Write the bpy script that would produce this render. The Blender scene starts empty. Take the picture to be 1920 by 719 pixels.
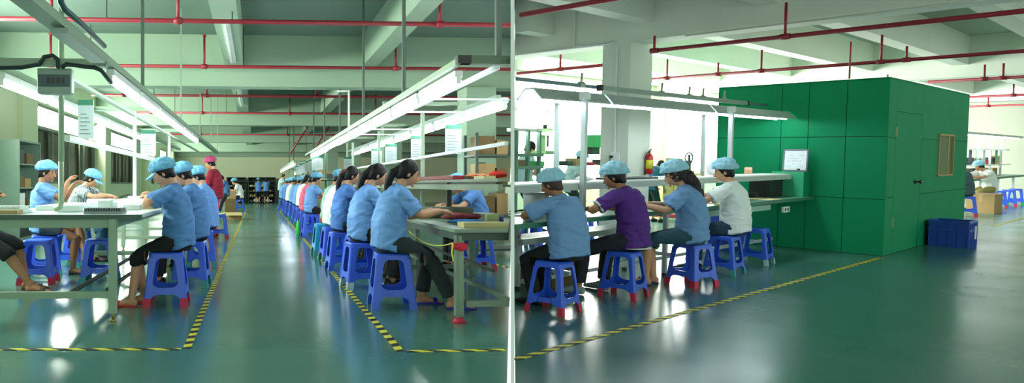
import bpy, bmesh, math, random
from mathutils import Vector, Matrix, Euler, noise
from mathutils.geometry import tessellate_polygon
random.seed(7)
S = bpy.context.scene
COL = S.collection
# ------------------------------------------------------------------ camera
F, PXU, PYV = 1350.0, 560.0, 347.0
EYE = 1.02
cd = bpy.data.cameras.new('camera'); cam = bpy.data.objects.new('camera', cd); COL.objects.link(cam)
cam.location = (0, 0, EYE); cam.rotation_euler = (math.pi/2, 0, 0)
cd.sensor_width = 36; cd.lens = F/1920*36
cd.shift_x = (960-PXU)/1920; cd.shift_y = -(359.5-PYV)/1920
cd.clip_start = .05; cd.clip_end = 200
S.camera = cam
S.view_settings.view_transform = 'Standard'; S.view_settings.look = 'None'
S.view_settings.gamma = 1; S.view_settings.use_curve_mapping = False
S.view_settings.exposure = 0.92
# ------------------------------------------------------------------ the two halls
TH = math.atan(78/1350)
RL = Matrix.Rotation(TH, 4, 'Z')
_M = Matrix(((0.79593644, -0.60535725, 0.00527154), (0.60489074, 0.79491268, -0.04712773), (0.0243387, 0.04069939, 0.99887496)))
RR = Matrix.Translation((0, 0, EYE)) @ _M.to_4x4() @ Matrix.Translation((0, 0, -1.42))
W0 = Matrix.Identity(4)
def PX(room, u, v, axis, val):
    inv = room.inverted()
    o = inv @ Vector((0, 0, EYE)); d = inv.to_3x3() @ Vector(((u-PXU)/F, 1, -(v-PYV)/F))
    return o + d*((val-o[axis])/d[axis])
KP = (961-PXU)/F                      # the dividing panel stands in the plane X = KP*Y
def XP(room, y, z=0, off=.03):        # where that panel crosses a line of the room
    sgn = -1 if room is RL else 1
    a = room @ Vector((0, y, z)); b = room @ Vector((1, y, z)); dd = b-a
    t = -(a.x-KP*a.y)/(dd.x-KP*dd.y)
    return t + sgn*off
# ------------------------------------------------------------------ materials
def lin(c):
    c = c/255
    return c/12.92 if c <= .04045 else ((c+.055)/1.055)**2.4
def rgb(t): return (lin(t[0]), lin(t[1]), lin(t[2]), 1)
MATS = {}
def mat(name, c, rough=.6, metal=0, var=.06, vs=6.0, bump=0, bs=30.0, coat=0, trans=0, spec=.5, aniso=None, sheen=0):
    if name in MATS: return MATS[name]
    m = bpy.data.materials.new(name); m.use_nodes = True; MATS[name] = m
    nt = m.node_tree; b = nt.nodes['Principled BSDF']
    b.inputs['Roughness'].default_value = rough; b.inputs['Metallic'].default_value = metal
    b.inputs['Specular IOR Level'].default_value = spec
    if coat: b.inputs['Coat Weight'].default_value = coat; b.inputs['Coat Roughness'].default_value = .08
    if trans: b.inputs['Transmission Weight'].default_value = trans
    if sheen: b.inputs['Sheen Weight'].default_value = sheen
    tc = nt.nodes.new('ShaderNodeTexCoord')
    src = tc.outputs['Object']
    if aniso:
        mp = nt.nodes.new('ShaderNodeMapping'); mp.inputs['Scale'].default_value = aniso
        nt.links.new(src, mp.inputs[0]); src = mp.outputs[0]
    n = nt.nodes.new('ShaderNodeTexNoise'); n.inputs['Scale'].default_value = vs; n.inputs['Detail'].default_value = 4
    nt.links.new(src, n.inputs['Vector'])
    mr = nt.nodes.new('ShaderNodeMix'); mr.data_type = 'RGBA'
    C = rgb(c)
    mr.inputs[6].default_value = (C[0]*(1-var*2), C[1]*(1-var*2), C[2]*(1-var*2), 1)
    mr.inputs[7].default_value = (min(1, C[0]*(1+var*2)), min(1, C[1]*(1+var*2)), min(1, C[2]*(1+var*2)), 1)
    nt.links.new(n.outputs['Fac'], mr.inputs[0]); nt.links.new(mr.outputs[2], b.inputs['Base Color'])
    if bump:
        n2 = nt.nodes.new('ShaderNodeTexNoise'); n2.inputs['Scale'].default_value = bs; n2.inputs['Detail'].default_value = 5
        nt.links.new(src, n2.inputs['Vector'])
        bp = nt.nodes.new('ShaderNodeBump'); bp.inputs['Strength'].default_value = bump; bp.inputs['Distance'].default_value = .01
        nt.links.new(n2.outputs['Fac'], bp.inputs['Height']); nt.links.new(bp.outputs[0], b.inputs['Normal'])
    return m
def emat(name, c, s):
    if name in MATS: return MATS[name]
    m = bpy.data.materials.new(name); m.use_nodes = True; MATS[name] = m
    b = m.node_tree.nodes['Principled BSDF']; b.inputs['Base Color'].default_value = rgb(c)
    b.inputs['Emission Color'].default_value = rgb(c); b.inputs['Emission Strength'].default_value = s
    return m
def floor_mat(name, c, c2, r0=.12, r1=.3):
    m = mat(name, c, .2, var=.05, vs=.6)
    nt = m.node_tree; b = nt.nodes['Principled BSDF']
    tc = nt.nodes['Texture Coordinate']
    n = nt.nodes.new('ShaderNodeTexNoise'); n.inputs['Scale'].default_value = .9; n.inputs['Detail'].default_value = 2
    nt.links.new(tc.outputs['Object'], n.inputs['Vector'])
    mr = nt.nodes.new('ShaderNodeMapRange'); mr.inputs[1].default_value = .1; mr.inputs[2].default_value = .9; mr.interpolation_type = 'SMOOTHSTEP'
    mr.inputs[3].default_value = r0; mr.inputs[4].default_value = r1
    nt.links.new(n.outputs['Fac'], mr.inputs[0]); nt.links.new(mr.outputs[0], b.inputs['Roughness'])
    mx = nt.nodes.new('ShaderNodeMix'); mx.data_type = 'RGBA'; mx.inputs[6].default_value = rgb(c); mx.inputs[7].default_value = rgb(c2)
    n3 = nt.nodes.new('ShaderNodeTexNoise'); n3.inputs['Scale'].default_value = 2.2; n3.inputs['Detail'].default_value = 3
    nt.links.new(tc.outputs['Object'], n3.inputs['Vector'])
    nt.links.new(n3.outputs['Fac'], mx.inputs[0]); nt.links.new(mx.outputs[2], b.inputs['Base Color'])
    n2 = nt.nodes.new('ShaderNodeTexNoise'); n2.inputs['Scale'].default_value = 45; n2.inputs['Detail'].default_value = 3
    nt.links.new(tc.outputs['Object'], n2.inputs['Vector'])
    bp = nt.nodes.new('ShaderNodeBump'); bp.inputs['Strength'].default_value = .12; bp.inputs['Distance'].default_value = .004
    nt.links.new(n2.outputs['Fac'], bp.inputs['Height']); nt.links.new(bp.outputs[0], b.inputs['Normal'])
    return m
def tape_mat(name, ang):
    m = mat(name, (215, 205, 60), .5); nt = m.node_tree; b = nt.nodes['Principled BSDF']; tc = nt.nodes['Texture Coordinate']
    sp = nt.nodes.new('ShaderNodeSeparateXYZ'); nt.links.new(tc.outputs['Object'], sp.inputs[0])
    k = nt.nodes.new('ShaderNodeMath'); k.operation = 'MULTIPLY'; k.inputs[1].default_value = ang
    nt.links.new(sp.outputs[1], k.inputs[0])
    ad = nt.nodes.new('ShaderNodeMath'); ad.operation = 'ADD'; nt.links.new(sp.outputs[0], ad.inputs[0]); nt.links.new(k.outputs[0], ad.inputs[1])
    fr = nt.nodes.new('ShaderNodeMath'); fr.operation = 'PINGPONG'; fr.inputs[1].default_value = .085; nt.links.new(ad.outputs[0], fr.inputs[0])
    gt = nt.nodes.new('ShaderNodeMath'); gt.operation = 'GREATER_THAN'; gt.inputs[1].default_value = .0425; nt.links.new(fr.outputs[0], gt.inputs[0])
    mx = nt.nodes.new('ShaderNodeMix'); mx.data_type = 'RGBA'; mx.inputs[6].default_value = rgb((22, 30, 26)); mx.inputs[7].default_value = rgb((225, 215, 50))
    nt.links.new(gt.outputs[0], mx.inputs[0]); nt.links.new(mx.outputs[2], b.inputs['Base Color'])
    return m
def check_mat(name, c1, c2, s=28):
    m = mat(name, c1, .8); nt = m.node_tree; b = nt.nodes['Principled BSDF']; tc = nt.nodes['Texture Coordinate']
    n = nt.nodes.new('ShaderNodeTexVoronoi'); n.inputs['Scale'].default_value = s; nt.links.new(tc.outputs['Object'], n.inputs['Vector'])
    w = nt.nodes.new('ShaderNodeTexWave'); w.inputs['Scale'].default_value = s*.6; w.inputs['Distortion'].default_value = 2; nt.links.new(tc.outputs['Object'], w.inputs['Vector'])
    mx = nt.nodes.new('ShaderNodeMix'); mx.data_type = 'RGBA'; mx.inputs[6].default_value = rgb(c1); mx.inputs[7].default_value = rgb(c2)
    gt = nt.nodes.new('ShaderNodeMath'); gt.operation = 'GREATER_THAN'; gt.inputs[1].default_value = .5
    nt.links.new(w.outputs['Fac'], gt.inputs[0]); nt.links.new(gt.outputs[0], mx.inputs[0]); nt.links.new(mx.outputs[2], b.inputs['Base Color'])
    return m
# ------------------------------------------------------------------ mesh builder
class MB:
    def __init__(s): s.v = []; s.f = []
    def add(s, vs, fs):
        b = len(s.v); s.v += [Vector(p) for p in vs]; s.f += [tuple(b+i for i in f) for f in fs]; return s
    def box(s, lo, hi):
        x0, y0, z0 = lo; x1, y1, z1 = hi
        return s.add([(x0,y0,z0),(x1,y0,z0),(x1,y1,z0),(x0,y1,z0),(x0,y0,z1),(x1,y0,z1),(x1,y1,z1),(x0,y1,z1)],
                     [(3,2,1,0),(4,5,6,7),(0,1,5,4),(1,2,6,5),(2,3,7,6),(3,0,4,7)])
    def cbox(s, c, d, rz=0, ry=0, rx=0):     # centred box with rotation
        m = Euler((rx, ry, rz)).to_matrix(); c = Vector(c); h = Vector(d)/2
        vs = [c+m@Vector((sx*h.x, sy*h.y, sz*h.z)) for sz in (-1,1) for sx, sy in ((-1,-1),(1,-1),(1,1),(-1,1))]
        return s.add(vs, [(3,2,1,0),(4,5,6,7),(0,1,5,4),(1,2,6,5),(2,3,7,6),(3,0,4,7)])
    def prism(s, poly, z0, z1):
        n = len(poly)
        return s.add([(p[0],p[1],z0) for p in poly]+[(p[0],p[1],z1) for p in poly],
                     [tuple(range(n-1,-1,-1)), tuple(range(n,2*n))]+[(i,(i+1)%n,n+(i+1)%n,n+i) for i in range(n)])
    def beam(s, p, q, w, h, up=(0,0,1)):     # rectangular bar from p to q
        p, q = Vector(p), Vector(q); d = (q-p).normalized(); u = Vector(up)
        sd = d.cross(u)
        if sd.length < 1e-4: sd = d.cross(Vector((1,0,0)))
        sd.normalize(); u = sd.cross(d); a = sd*w/2; b = u*h/2
        vs = [c+k for c in (p, q) for k in (-a-b, a-b, a+b, -a+b)]
        return s.add(vs, [(3,2,1,0),(4,5,6,7),(0,1,5,4),(1,2,6,5),(2,3,7,6),(3,0,4,7)])
    def tube(s, pts, rad, n=12, hint=None, cap=True):
        pts = [Vector(p) for p in pts]; k = len(pts)
        if not isinstance(rad, (list, tuple)): rad = [rad]*k
        rings = []; ref = None
        for i in range(k):
            if i == 0: d = pts[1]-pts[0]
            elif i == k-1: d = pts[-1]-pts[-2]
            else: d = (pts[i]-pts[i-1]).normalized()+(pts[i+1]-pts[i]).normalized()
            d.normalize()
            h = Vector(hint) if hint is not None else (ref if ref is not None else (Vector((0,0,1)) if abs(d.z) < .9 else Vector((1,0,0))))
            v = h-d*h.dot(d)
            if v.length < 1e-5: v = Vector((0,1,0))-d*d.y
            v.normalize(); u = d.cross(v); ref = v
            r = rad[i]; ru, rv = (r if isinstance(r, (list, tuple)) else (r, r))
            rings.append((pts[i], d, u, v, ru, rv))
        allr = []
        if cap:
            p, d, u, v, ru, rv = rings[0]; m = min(ru, rv)
            for t in (.97, .75, .4): allr.append((p-d*m*t*.6, u, v, ru*math.sqrt(1-t*t), rv*math.sqrt(1-t*t)))
        for p, d, u, v, ru, rv in rings: allr.append((p, u, v, ru, rv))
        if cap:
            p, d, u, v, ru, rv = rings[-1]; m = min(ru, rv)
            for t in (.4, .75, .97): allr.append((p+d*m*t*.6, u, v, ru*math.sqrt(1-t*t), rv*math.sqrt(1-t*t)))
        vs = []; fs = []
        for p, u, v, ru, rv in allr:
            for j in range(n):
                a = 2*math.pi*j/n; vs.append(p+u*ru*math.cos(a)+v*rv*math.sin(a))
        for i in range(len(allr)-1):
            for j in range(n):
                j2 = (j+1)%n; fs.append((i*n+j, i*n+j2, (i+1)*n+j2, (i+1)*n+j))
        fs.append(tuple(range(n-1,-1,-1))); b = (len(allr)-1)*n; fs.append(tuple(b+j for j in range(n)))
        return s.add(vs, fs)
    def cyl(s, p, q, r, n=14, r2=None):
        return s.tube([p, q], [r, r if r2 is None else r2], n, cap=False)
    def ell(s, c, r, n=16, m=10, fr=None, fn=None):
        c = Vector(c); fr = fr or Matrix.Identity(3); vs = []; fs = []
        for i in range(m+1):
            ph = math.pi*i/m
            for j in range(n):
                a = 2*math.pi*j/n
                q = Vector((math.sin(ph)*math.cos(a), math.sin(ph)*math.sin(a), math.cos(ph)))
                p = Vector((q.x*r[0], q.y*r[1], q.z*r[2]))
                if fn: p = fn(q, p)
                vs.append(c+fr@p)
        for i in range(m):
            for j in range(n):
                j2 = (j+1)%n; fs.append((i*n+j, (i+1)*n+j, (i+1)*n+j2, i*n+j2))
        return s.add(vs, fs)
    def plate(s, poly, tris_holes, o, ux, uy, th):   # flat outline with holes, thickness th along ux x uy
        nrm = ux.cross(uy).normalized()*th; loops = [poly]+tris_holes
        v3 = [[Vector((p[0], p[1], 0)) for p in l] for l in loops]
        tri = tessellate_polygon(v3); flat = [p for l in loops for p in l]; n = len(flat)
        top = [o+ux*p[0]+uy*p[1] for p in flat]; vs = top+[t-nrm for t in top]
        fs = [t for t in tri]+[tuple(n+i for i in reversed(t)) for t in tri]; b = 0
        for l in loops:
            k = len(l)
            for i in range(k): fs.append((b+i, b+(i+1)%k, n+b+(i+1)%k, n+b+i))
            b += k
        return s.add(vs, fs)
    def xf(s, m):
        s.v = [m@p for p in s.v]; return s
    def mesh(s, name, m, smooth=False, fix=True):
        me = bpy.data.meshes.new(name); me.from_pydata([tuple(p) for p in s.v], [], s.f)
        if fix:
            bm = bmesh.new(); bm.from_mesh(me)
            bmesh.ops.remove_doubles(bm, verts=bm.verts, dist=1e-6)
            bmesh.ops.recalc_face_normals(bm, faces=bm.faces); bm.to_mesh(me); bm.free()
        me.materials.append(m)
        if smooth: me.polygons.foreach_set('use_smooth', [True]*len(me.polygons))
        return me
    def build(s, name, m, parent=None, smooth=False, room=None, bevel=0, label=None):
        o = bpy.data.objects.new(name, s.mesh(name, m, smooth)); COL.objects.link(o)
        if parent is not None: o.parent = parent
        elif room is not None: o.matrix_world = room
        if bevel:
            b = o.modifiers.new('bevel', 'BEVEL'); b.width = bevel; b.segments = 2; b.limit_method = 'ANGLE'
        if label: o['label'] = label
        return o
def at(room, loc=(0,0,0), rz=0): return room @ Matrix.Translation(Vector(loc)) @ Matrix.Rotation(rz, 4, 'Z')
def tag(o, label, cat, group=None, kind=None):
    o['label'] = label; o['category'] = cat
    if group: o['group'] = group
    if kind: o['kind'] = kind
    return o
def thing(name, label, cat, room=W0, loc=(0,0,0), rz=0, group=None):
    o = bpy.data.objects.new(name, None); COL.objects.link(o); o.empty_display_size = .1
    o.matrix_world = at(room, loc, rz); return tag(o, label, cat, group)
def struct(name, mb, m, room=W0, smooth=False):
    o = mb.build(name, m, room=room, smooth=smooth); o['kind'] = 'structure'; return o
def kids(o): return [c for c in COL.objects if c.parent == o]
def dup(root, mw, label, group=None, swap=None):
    def cp(o, par):
        c = o.copy(); COL.objects.link(c); c.parent = par
        if swap and c.type == 'MESH' and o.data.materials and o.data.materials[0].name in swap:
            c.data = variant(o.data, swap)
        for k in CH.get(o.name, []): cp(k, c)
        return c
    CH = {}
    for q in COL.objects:
        if q.parent: CH.setdefault(q.parent.name, []).append(q)
    c = cp(root, None); c.matrix_world = mw; c['label'] = label
    if group: c['group'] = group
    return c
_var = {}
def variant(me, swap):
    key = (me.name, swap[me.materials[0].name])
    if key not in _var:
        m2 = me.copy(); m2.materials[0] = MATS[swap[me.materials[0].name]]; _var[key] = m2
    return _var[key]
ORD = ['first','second','third','fourth','fifth','sixth','seventh','eighth','ninth','tenth','eleventh','twelfth','thirteenth','fourteenth','fifteenth','sixteenth','seventeenth','eighteenth','nineteenth','twentieth','twenty-first','twenty-second','twenty-third','twenty-fourth','twenty-fifth','twenty-sixth','twenty-seventh','twenty-eighth','twenty-ninth','thirtieth']
# palette
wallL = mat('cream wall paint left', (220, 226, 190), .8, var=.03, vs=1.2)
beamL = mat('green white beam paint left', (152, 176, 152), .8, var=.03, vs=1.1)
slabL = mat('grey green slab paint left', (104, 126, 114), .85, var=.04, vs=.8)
wallR = mat('white wall paint right', (222, 226, 205), .8, var=.03, vs=1.2)
beamR = mat('white beam paint right', (214, 220, 206), .8, var=.03, vs=1.1)
slabR = mat('grey slab paint right', (178, 188, 176), .85, var=.03, vs=.8)
white = mat('white enamel', (228, 232, 228), .45, var=.03)
pale = mat('pale green grey steel', (150, 172, 146), .45, var=.04)
galv = mat('galvanised steel', (150, 165, 155), .4, metal=.35, var=.06, vs=20)
darks = mat('dark grey steel', (60, 68, 62), .5, var=.06)
black = mat('black plastic', (22, 24, 24), .5)
redp = mat('red pipe paint', (150, 34, 48), .5, var=.08)
glow = emat('fluorescent tube glow', (235, 246, 255), 11)
rubber = mat('black rubber', (25, 28, 28), .7)
blueP = mat('blue plastic', (54, 98, 226), .32, var=.04); blueR = mat('deep blue plastic', (44, 92, 216), .32, var=.04)
tealP = mat('teal plastic', (30, 150, 200), .32, var=.04)
greenP = mat('green plastic', (40, 160, 90), .35, var=.04)
redT = mat('red tape', (200, 40, 70), .6, var=.08)
wtape = mat('clear tape', (175, 205, 215), .35)
tealT = mat('teal tape', (60, 150, 150), .5)
card = mat('cardboard', (176, 146, 98), .85, var=.06, bump=.1)
cardD = mat('dark cardboard', (120, 98, 62), .85, var=.06)
paper = mat('paper', (225, 228, 222), .8, var=.02)
skin = mat('skin', (205, 152, 118), .55, var=.05)
skinD = mat('tanned skin', (170, 118, 84), .55, var=.05)
hairB = mat('black hair', (13, 11, 13), .5, spec=.3, var=.2, vs=30, bump=.6, bs=80, aniso=(1, 1, .15))
hairBr = mat('brown hair', (62, 38, 30), .55, var=.2, vs=30, bump=.6, bs=80)
hairR = mat('reddish hair', (140, 72, 40), .55, var=.2, vs=30, bump=.6, bs=80)
capB = mat('light blue nonwoven cap cloth', (112, 180, 214), .8, var=.10, vs=18, bump=.6, bs=40); capR = mat('pale blue nonwoven cap cloth', (158, 208, 226), .8, var=.12, vs=22, bump=.7, bs=45)
capP = mat('pink cap cloth', (214, 80, 130), .75, var=.08, vs=18, bump=.5, bs=40)
shirtB = mat('light blue work shirt', (112, 160, 222), .85, var=.05, bump=.5, bs=12)
shirtD = mat('mid blue work shirt', (84, 132, 190), .85, var=.05, bump=.5, bs=12)
# ------------------------------------------------------------------ people
def remesh(mb, name, m, vox, smooth_it=4, wr=0, ws=7.0, seed=0):
    me = mb.mesh(name+'_src', m, fix=False)
    o = bpy.data.objects.new(name+'_src', me); COL.objects.link(o)
    r = o.modifiers.new('r', 'REMESH'); r.mode = 'VOXEL'; r.voxel_size = vox
    s = o.modifiers.new('s', 'SMOOTH'); s.factor = .5; s.iterations = smooth_it
    dg = bpy.context.evaluated_depsgraph_get(); dg.update()
    out = bpy.data.meshes.new_from_object(o.evaluated_get(dg))
    bpy.data.objects.remove(o); bpy.data.meshes.remove(me)
    out.name = name
    if wr:
        nn = [v.normal.copy() for v in out.vertices]
        for v, n in zip(out.vertices, nn):
            p = v.co*ws; q = Vector((p.x*.8+seed, p.y*.8, p.z*1.5))
            w = noise.noise(q+Vector((0, 0, noise.noise(q*.7)*1.6)))
            w = (1-abs(w)*2.4)*.6+noise.noise(q*2.3)*.35
            v.co += n*wr*w
    out.materials.clear(); out.materials.append(m)
    out.polygons.foreach_set('use_smooth', [True]*len(out.polygons))
    return out
def ik(a, t, l1, l2, pole):
    a, t = Vector(a), Vector(t); d = t-a; L = d.length
    if L > (l1+l2)*.995: t = a+d*((l1+l2)*.995/L); d = t-a; L = d.length
    n = d.normalized(); x = (l1*l1-l2*l2+L*L)/(2*L); h = math.sqrt(max(0, l1*l1-x*x))
    p = Vector(pole); p = p-n*p.dot(n); p.normalize()
    return a+n*x+p*h, t
def add_hand(mb, w, d, side, palm_n, curl=.5, thick=1.0):
    # palm from wrist w along d, palm normal palm_n, four fingers and a thumb
    d = d.normalized(); pn = palm_n-d*palm_n.dot(d); pn.normalize(); sx = d.cross(pn)*side
    c = w+d*.045
    mb.tube([w-d*.01, w+d*.03, w+d*.075], [(.024, .018), (.036, .017), (.038, .014)], 10, hint=pn)
    lens = (.062, .072, .068, .054)
    for i in range(4):
        off = (i-1.5)*.0205; b = w+d*(.078-.004*abs(i-1.3))-sx*off; L = lens[i]; p = b; pts = [p-d*.012, p]; ang = 0
        for k, f in enumerate((.45, .32, .23)):
            ang += curl*(.7, .9, .7)[k]+.05*i
            dd = d*math.cos(ang)+pn*math.sin(ang); p = p+dd*L*f; pts.append(p)
        mb.tube(pts, [.0095, .0095, .0088, .0082, .0072], 8, hint=sx)
    b = w+d*.025+sx*.03; t1 = b+d*.03+sx*.024+pn*.012; t2 = t1+d*.028+sx*.004+pn*.014
    mb.tube([b-sx*.015, b, t1, t2], [.012, .0125, .0105, .0085], 8)
def add_head(mb, c, fr, k=1.0):
    # fr columns: forward, side, up
    def fn(q, p):
        x, y, z = p
        if q.z < 0:
            t = -q.z; y *= 1-.26*t**1.2
            if q.x > 0: x = x*(1-.06*t)+.014*t*q.x
            else: x *= 1-.42*t
        if q.x > .55 and -.2 < q.z < .35: x -= .006*math.exp(-((abs(q.y)-.35)/.16)**2)
        if q.z > .25 and q.x > 0: x -= .010*q.z
        return Vector((x, y, z))*k
    mb.ell(c, (.094, .075, .114), 28, 20, fr, fn)
    P = lambda f, s, u: Vector(c)+fr@(Vector((f, s, u))*k)
    mb.tube([P(.084, 0, .022), P(.096, 0, -.004), P(.108, 0, -.026)], [.007*k, .009*k, .0135*k], 8)
    mb.ell(P(.097, 0, -.03), (.012*k, .017*k, .008*k), 8, 6, fr)
    mb.ell(P(.088, 0, -.056), (.012*k, .024*k, .008*k), 8, 6, fr)
    mb.ell(P(.084, 0, -.088), (.016*k, .022*k, .014*k), 8, 6, fr)
    for s in (-1, 1): mb.ell(P(-.004, s*.074, -.008), (.017*k, .009*k, .031*k), 8, 8, fr)
def cap_fn(seed, amp):
    def fn(q, p):
        a = math.atan2(q.y, q.x)
        w = math.sin(a*11+seed+3*noise.noise(Vector((q.x*2, q.y*2, seed))))*amp*max(0, 1-abs(q.z-.1)*.8)
        w += noise.noise(Vector((q.x*3.3+seed, q.y*3.3, q.z*3.3)))*amp*2.6
        s = 1+w
        if q.z < -.25: p = Vector((p.x*(1-.25*(-q.z-.25)), p.y*(1-.25*(-q.z-.25)), -.25*abs(p.z/q.z)-(.3*(p.z+.25*abs(p.z/q.z)))*-1*.35))
        return Vector((p.x*s, p.y*s, p.z*(1+w*.7)))
    return fn
def person(room, label, loc, face, sh=.455, lean=22, head_dn=25, head_turn=0, side=0, hands=((.42, -.12, .82), (.42, .12, .82)),
           feet=((.30, -.10), (.30, .10)), shirt=None, pants=None, plen='long', shoes=None, shoe='shoe', hair=None, style='short',
           cap=None, brim=False, vox=.011, k=1.0, sk=None, sleeve=.62, male=False, stand=False, group=None, detail=True, loose=1.0, knees=0, tab=None,
           footz=(0, 0), seed=None, elb=.5, curl=.5, bulk=1.0, name='person', hem=None, trim=None, neck_fwd=0):
    seed = random.random()*50 if seed is None else seed
    if k != 1.0 and not stand:
        sh /= k; hands = [tuple(q/k for q in h) for h in hands]; feet = [tuple(q/k for q in h) for h in feet]
    sk = sk or skin; hair = hair or hairB
    root = thing(name, label, 'person', room, (loc[0], loc[1], 0), face, group)
    R = math.radians
    zh = .86 if stand else (sh+.105)
    # bench: (nx, ny, c, top, bottom) in room axes, the slab lies where n.p > c
    ML = room.inverted() @ root.matrix_world @ Matrix.Scale(k, 4)
    if tab:
        tn = Vector((tab[0], tab[1], 0)); tl = (ML.to_3x3().transposed() @ tn); tl.normalize()
        tt, tb = tab[3]/k, tab[4]/k
        dep = lambda p: (tn.dot(ML @ p)-tab[2])/k
    def contact(me, m=.006):
        for v in me.vertices:
            p = v.co
            if not stand and -.27 < p.x < .30 and abs(p.y) < .27 and sh-.15 < p.z < sh+m: p.z = sh+m
            if tab and tb-m < p.z < tt+m:
                d = dep(p)
                if d > -m:
                    back, up, dn = d+m, tt+m-p.z, p.z-tb+m
                    if back <= min(up, dn): v.co = p-tl*back
                    elif up <= dn: p.z = tt+m
                    else: p.z = tb-m
        return me
    dv = lambda a: Vector((math.sin(R(a)), math.sin(R(side)), math.cos(R(a)))).normalized()
    p0 = Vector((0, 0, zh)); p1 = p0+dv(lean*.1)*.17; p2 = p1+dv(lean)*.17; p3 = p2+dv(lean*1.9)*.135
    hb = p3+dv(lean*1.9+8+neck_fwd)*.085
    Y = Vector((0, 1, 0))
    up3 = (p3-p2).normalized(); fw3 = Y.cross(up3).normalized()
    hr = Euler((0, R(head_dn), R(head_turn)), 'XYZ').to_matrix()     # forward X, side Y, up Z
    hr = Matrix.Rotation(R(head_turn), 3, 'Z') @ Matrix.Rotation(R(head_dn), 3, 'Y')
    hc = hb+hr@Vector((.024, 0, .088))
    shw = .182 if male else .163
    shl = [p3-up3*.035+fw3*.01+Vector((0, s*shw, 0)) for s in (-1, 1)]
    # arms
    arms = []
    for i, s in enumerate((-1, 1)):
        t = Vector(hands[i])
        if tab and dep(t) > -.03: t.z = max(t.z, tt+.072)
        for q in range(22):      # swing the elbow outwards and up until it clears the bench
            e, w = ik(shl[i], t, .255, .225, Vector((-.35-.03*q, s*(elb+.12*q), -1+.13*q)))
            if not tab or all(dep(p_) < -.055 or p_.z > tt+.052 for p_ in [shl[i].lerp(e, f/5) for f in range(2, 6)]+[e.lerp(w, f/6) for f in range(6)]): break
        arms.append((shl[i], e, w))
    legs = []
    for i, s in enumerate((-1, 1)):
        h = p0+Vector((.01, s*.088, -.01)); f = feet[i]
        a = Vector((f[0], f[1], .075+footz[i]))
        kn, an = ik(h, a, .405, .375, Vector((1, s*(.12+knees), .35)) if not stand else Vector((1, s*.1, 0)))
        legs.append((h, kn, an))
    mb = MB()
    b = bulk
    mb.tube([p0-Vector((0, 0, .03)), p0+dv(0)*.03, p1, p2, p3-up3*.03, p3+up3*.015],
            [(.135*b, .105*b), (.14*b, .11*b), (.118*b, .088*b), (.135*b, .095*b), (.125, .07), (.06, .05)], 18, hint=(1, 0, 0))
    mb.tube([p3-up3*.04, hb+(hb-p3)*.1, hc-hr@Vector((.02, 0, .05))], [.056, .05, .05], 14)
    add_head(mb, hc, hr)
    dirs = []
    for i, s in enumerate((-1, 1)):
        a, e, w = arms[i]
        u = (e-a).normalized(); v = (w-e).normalized()
        mb.tube([a+Vector((0, -s*.02, 0)), a+u*.08, e-u*.03, e+v*.02, e+v*.07, w-v*.02, w+v*.01], [.045, .044, .037, .038, .039, .027, (.026, .022)], 12)
        hd = (v+Vector((.35, -s*.25, -.12))).normalized(); dirs.append(hd)
        add_hand(mb, w, hd, s, Vector((0, 0, -1)) if hd.z > -.8 else Vector((0, -s, 0)), curl)
    for i, s in enumerate((-1, 1)):
        h, kn, an = legs[i]; u = (kn-h).normalized(); v = (an-kn).normalized()
        mb.tube([h, h+u*.15, kn-u*.05, kn, kn+v*.09, kn+v*.2, an-v*.03, an], [.078, .074, .056, .053, .054, .046, .033, .034], 14)
        fd = Vector((1, s*.12, 0)).normalized(); g = an-Vector((0, 0, an.z-footz[i]))
        mb.tube([g+Vector((0, 0, .035))-fd*.035, g+fd*.03+Vector((0, 0, .045)), g+fd*.10+Vector((0, 0, .03)), g+fd*.155+Vector((0, 0, .02)), g+fd*.19+Vector((0, 0, .016))],
                [(.03, .032), (.034, .038), (.04, .026), (.042, .017), (.032, .013)], 12, hint=(0, 0, 1))
        mb.tube([an+Vector((0, 0, .02)), g+Vector((0, 0, .03))], [.034, .032], 10)
    bo = bpy.data.objects.new('body', contact(remesh(mb, 'body', sk, vox*.62 if detail else vox, 2), .016)); COL.objects.link(bo); bo.parent = root
    # shirt
    st = shirt or shirtB; L = loose
    mb = MB()
    hemz = .10 if not stand else .13
    mb.tube([p0-dv(0)*hemz*.75-Vector((.012, 0, 0)), p0-dv(0)*.02, p0+dv(lean*.3)*.07, p1, p2-dv(lean)*.05, p2+dv(lean)*.04, p3-up3*.045, p3-up3*.005, p3+up3*.03],
            [(.17*L*b, .135*L*b), (.172*L*b, .14*L*b), (.165*L*b, .14*L*b), (.162*L*b, .136*L*b), (.166*L*b, .13*L*b), (.165*L*b, .122*b), (.15*b, .10), (.10, .08), (.062, .058)], 24, hint=(1, 0, 0), cap=False)
    for i, s in enumerate((-1, 1)):
        a, e, w = arms[i]; u = (e-a).normalized()
        mb.tube([p3-up3*.02+Vector((0, s*.05, 0)), a+Vector((0, 0, .005)), a+u*.05, a+u*.255*sleeve], [.058, .062, .063, .066*L], 14, hint=None, cap=False)
        mb.ell(a+Vector((0, -s*.012, -.004)), (.066, .058, .062), 12, 8)
        if sleeve > .9:
            v = (w-e).normalized(); mb.tube([a+u*.2, e, e+v*.05, w-v*.03], [.056, .052, .05, .04], 12, cap=False)
    so = bpy.data.objects.new('shirt', contact(remesh(mb, 'shirt', st, vox, 2, .017, 7.5, seed), .011)); COL.objects.link(so); so.parent = root
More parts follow.
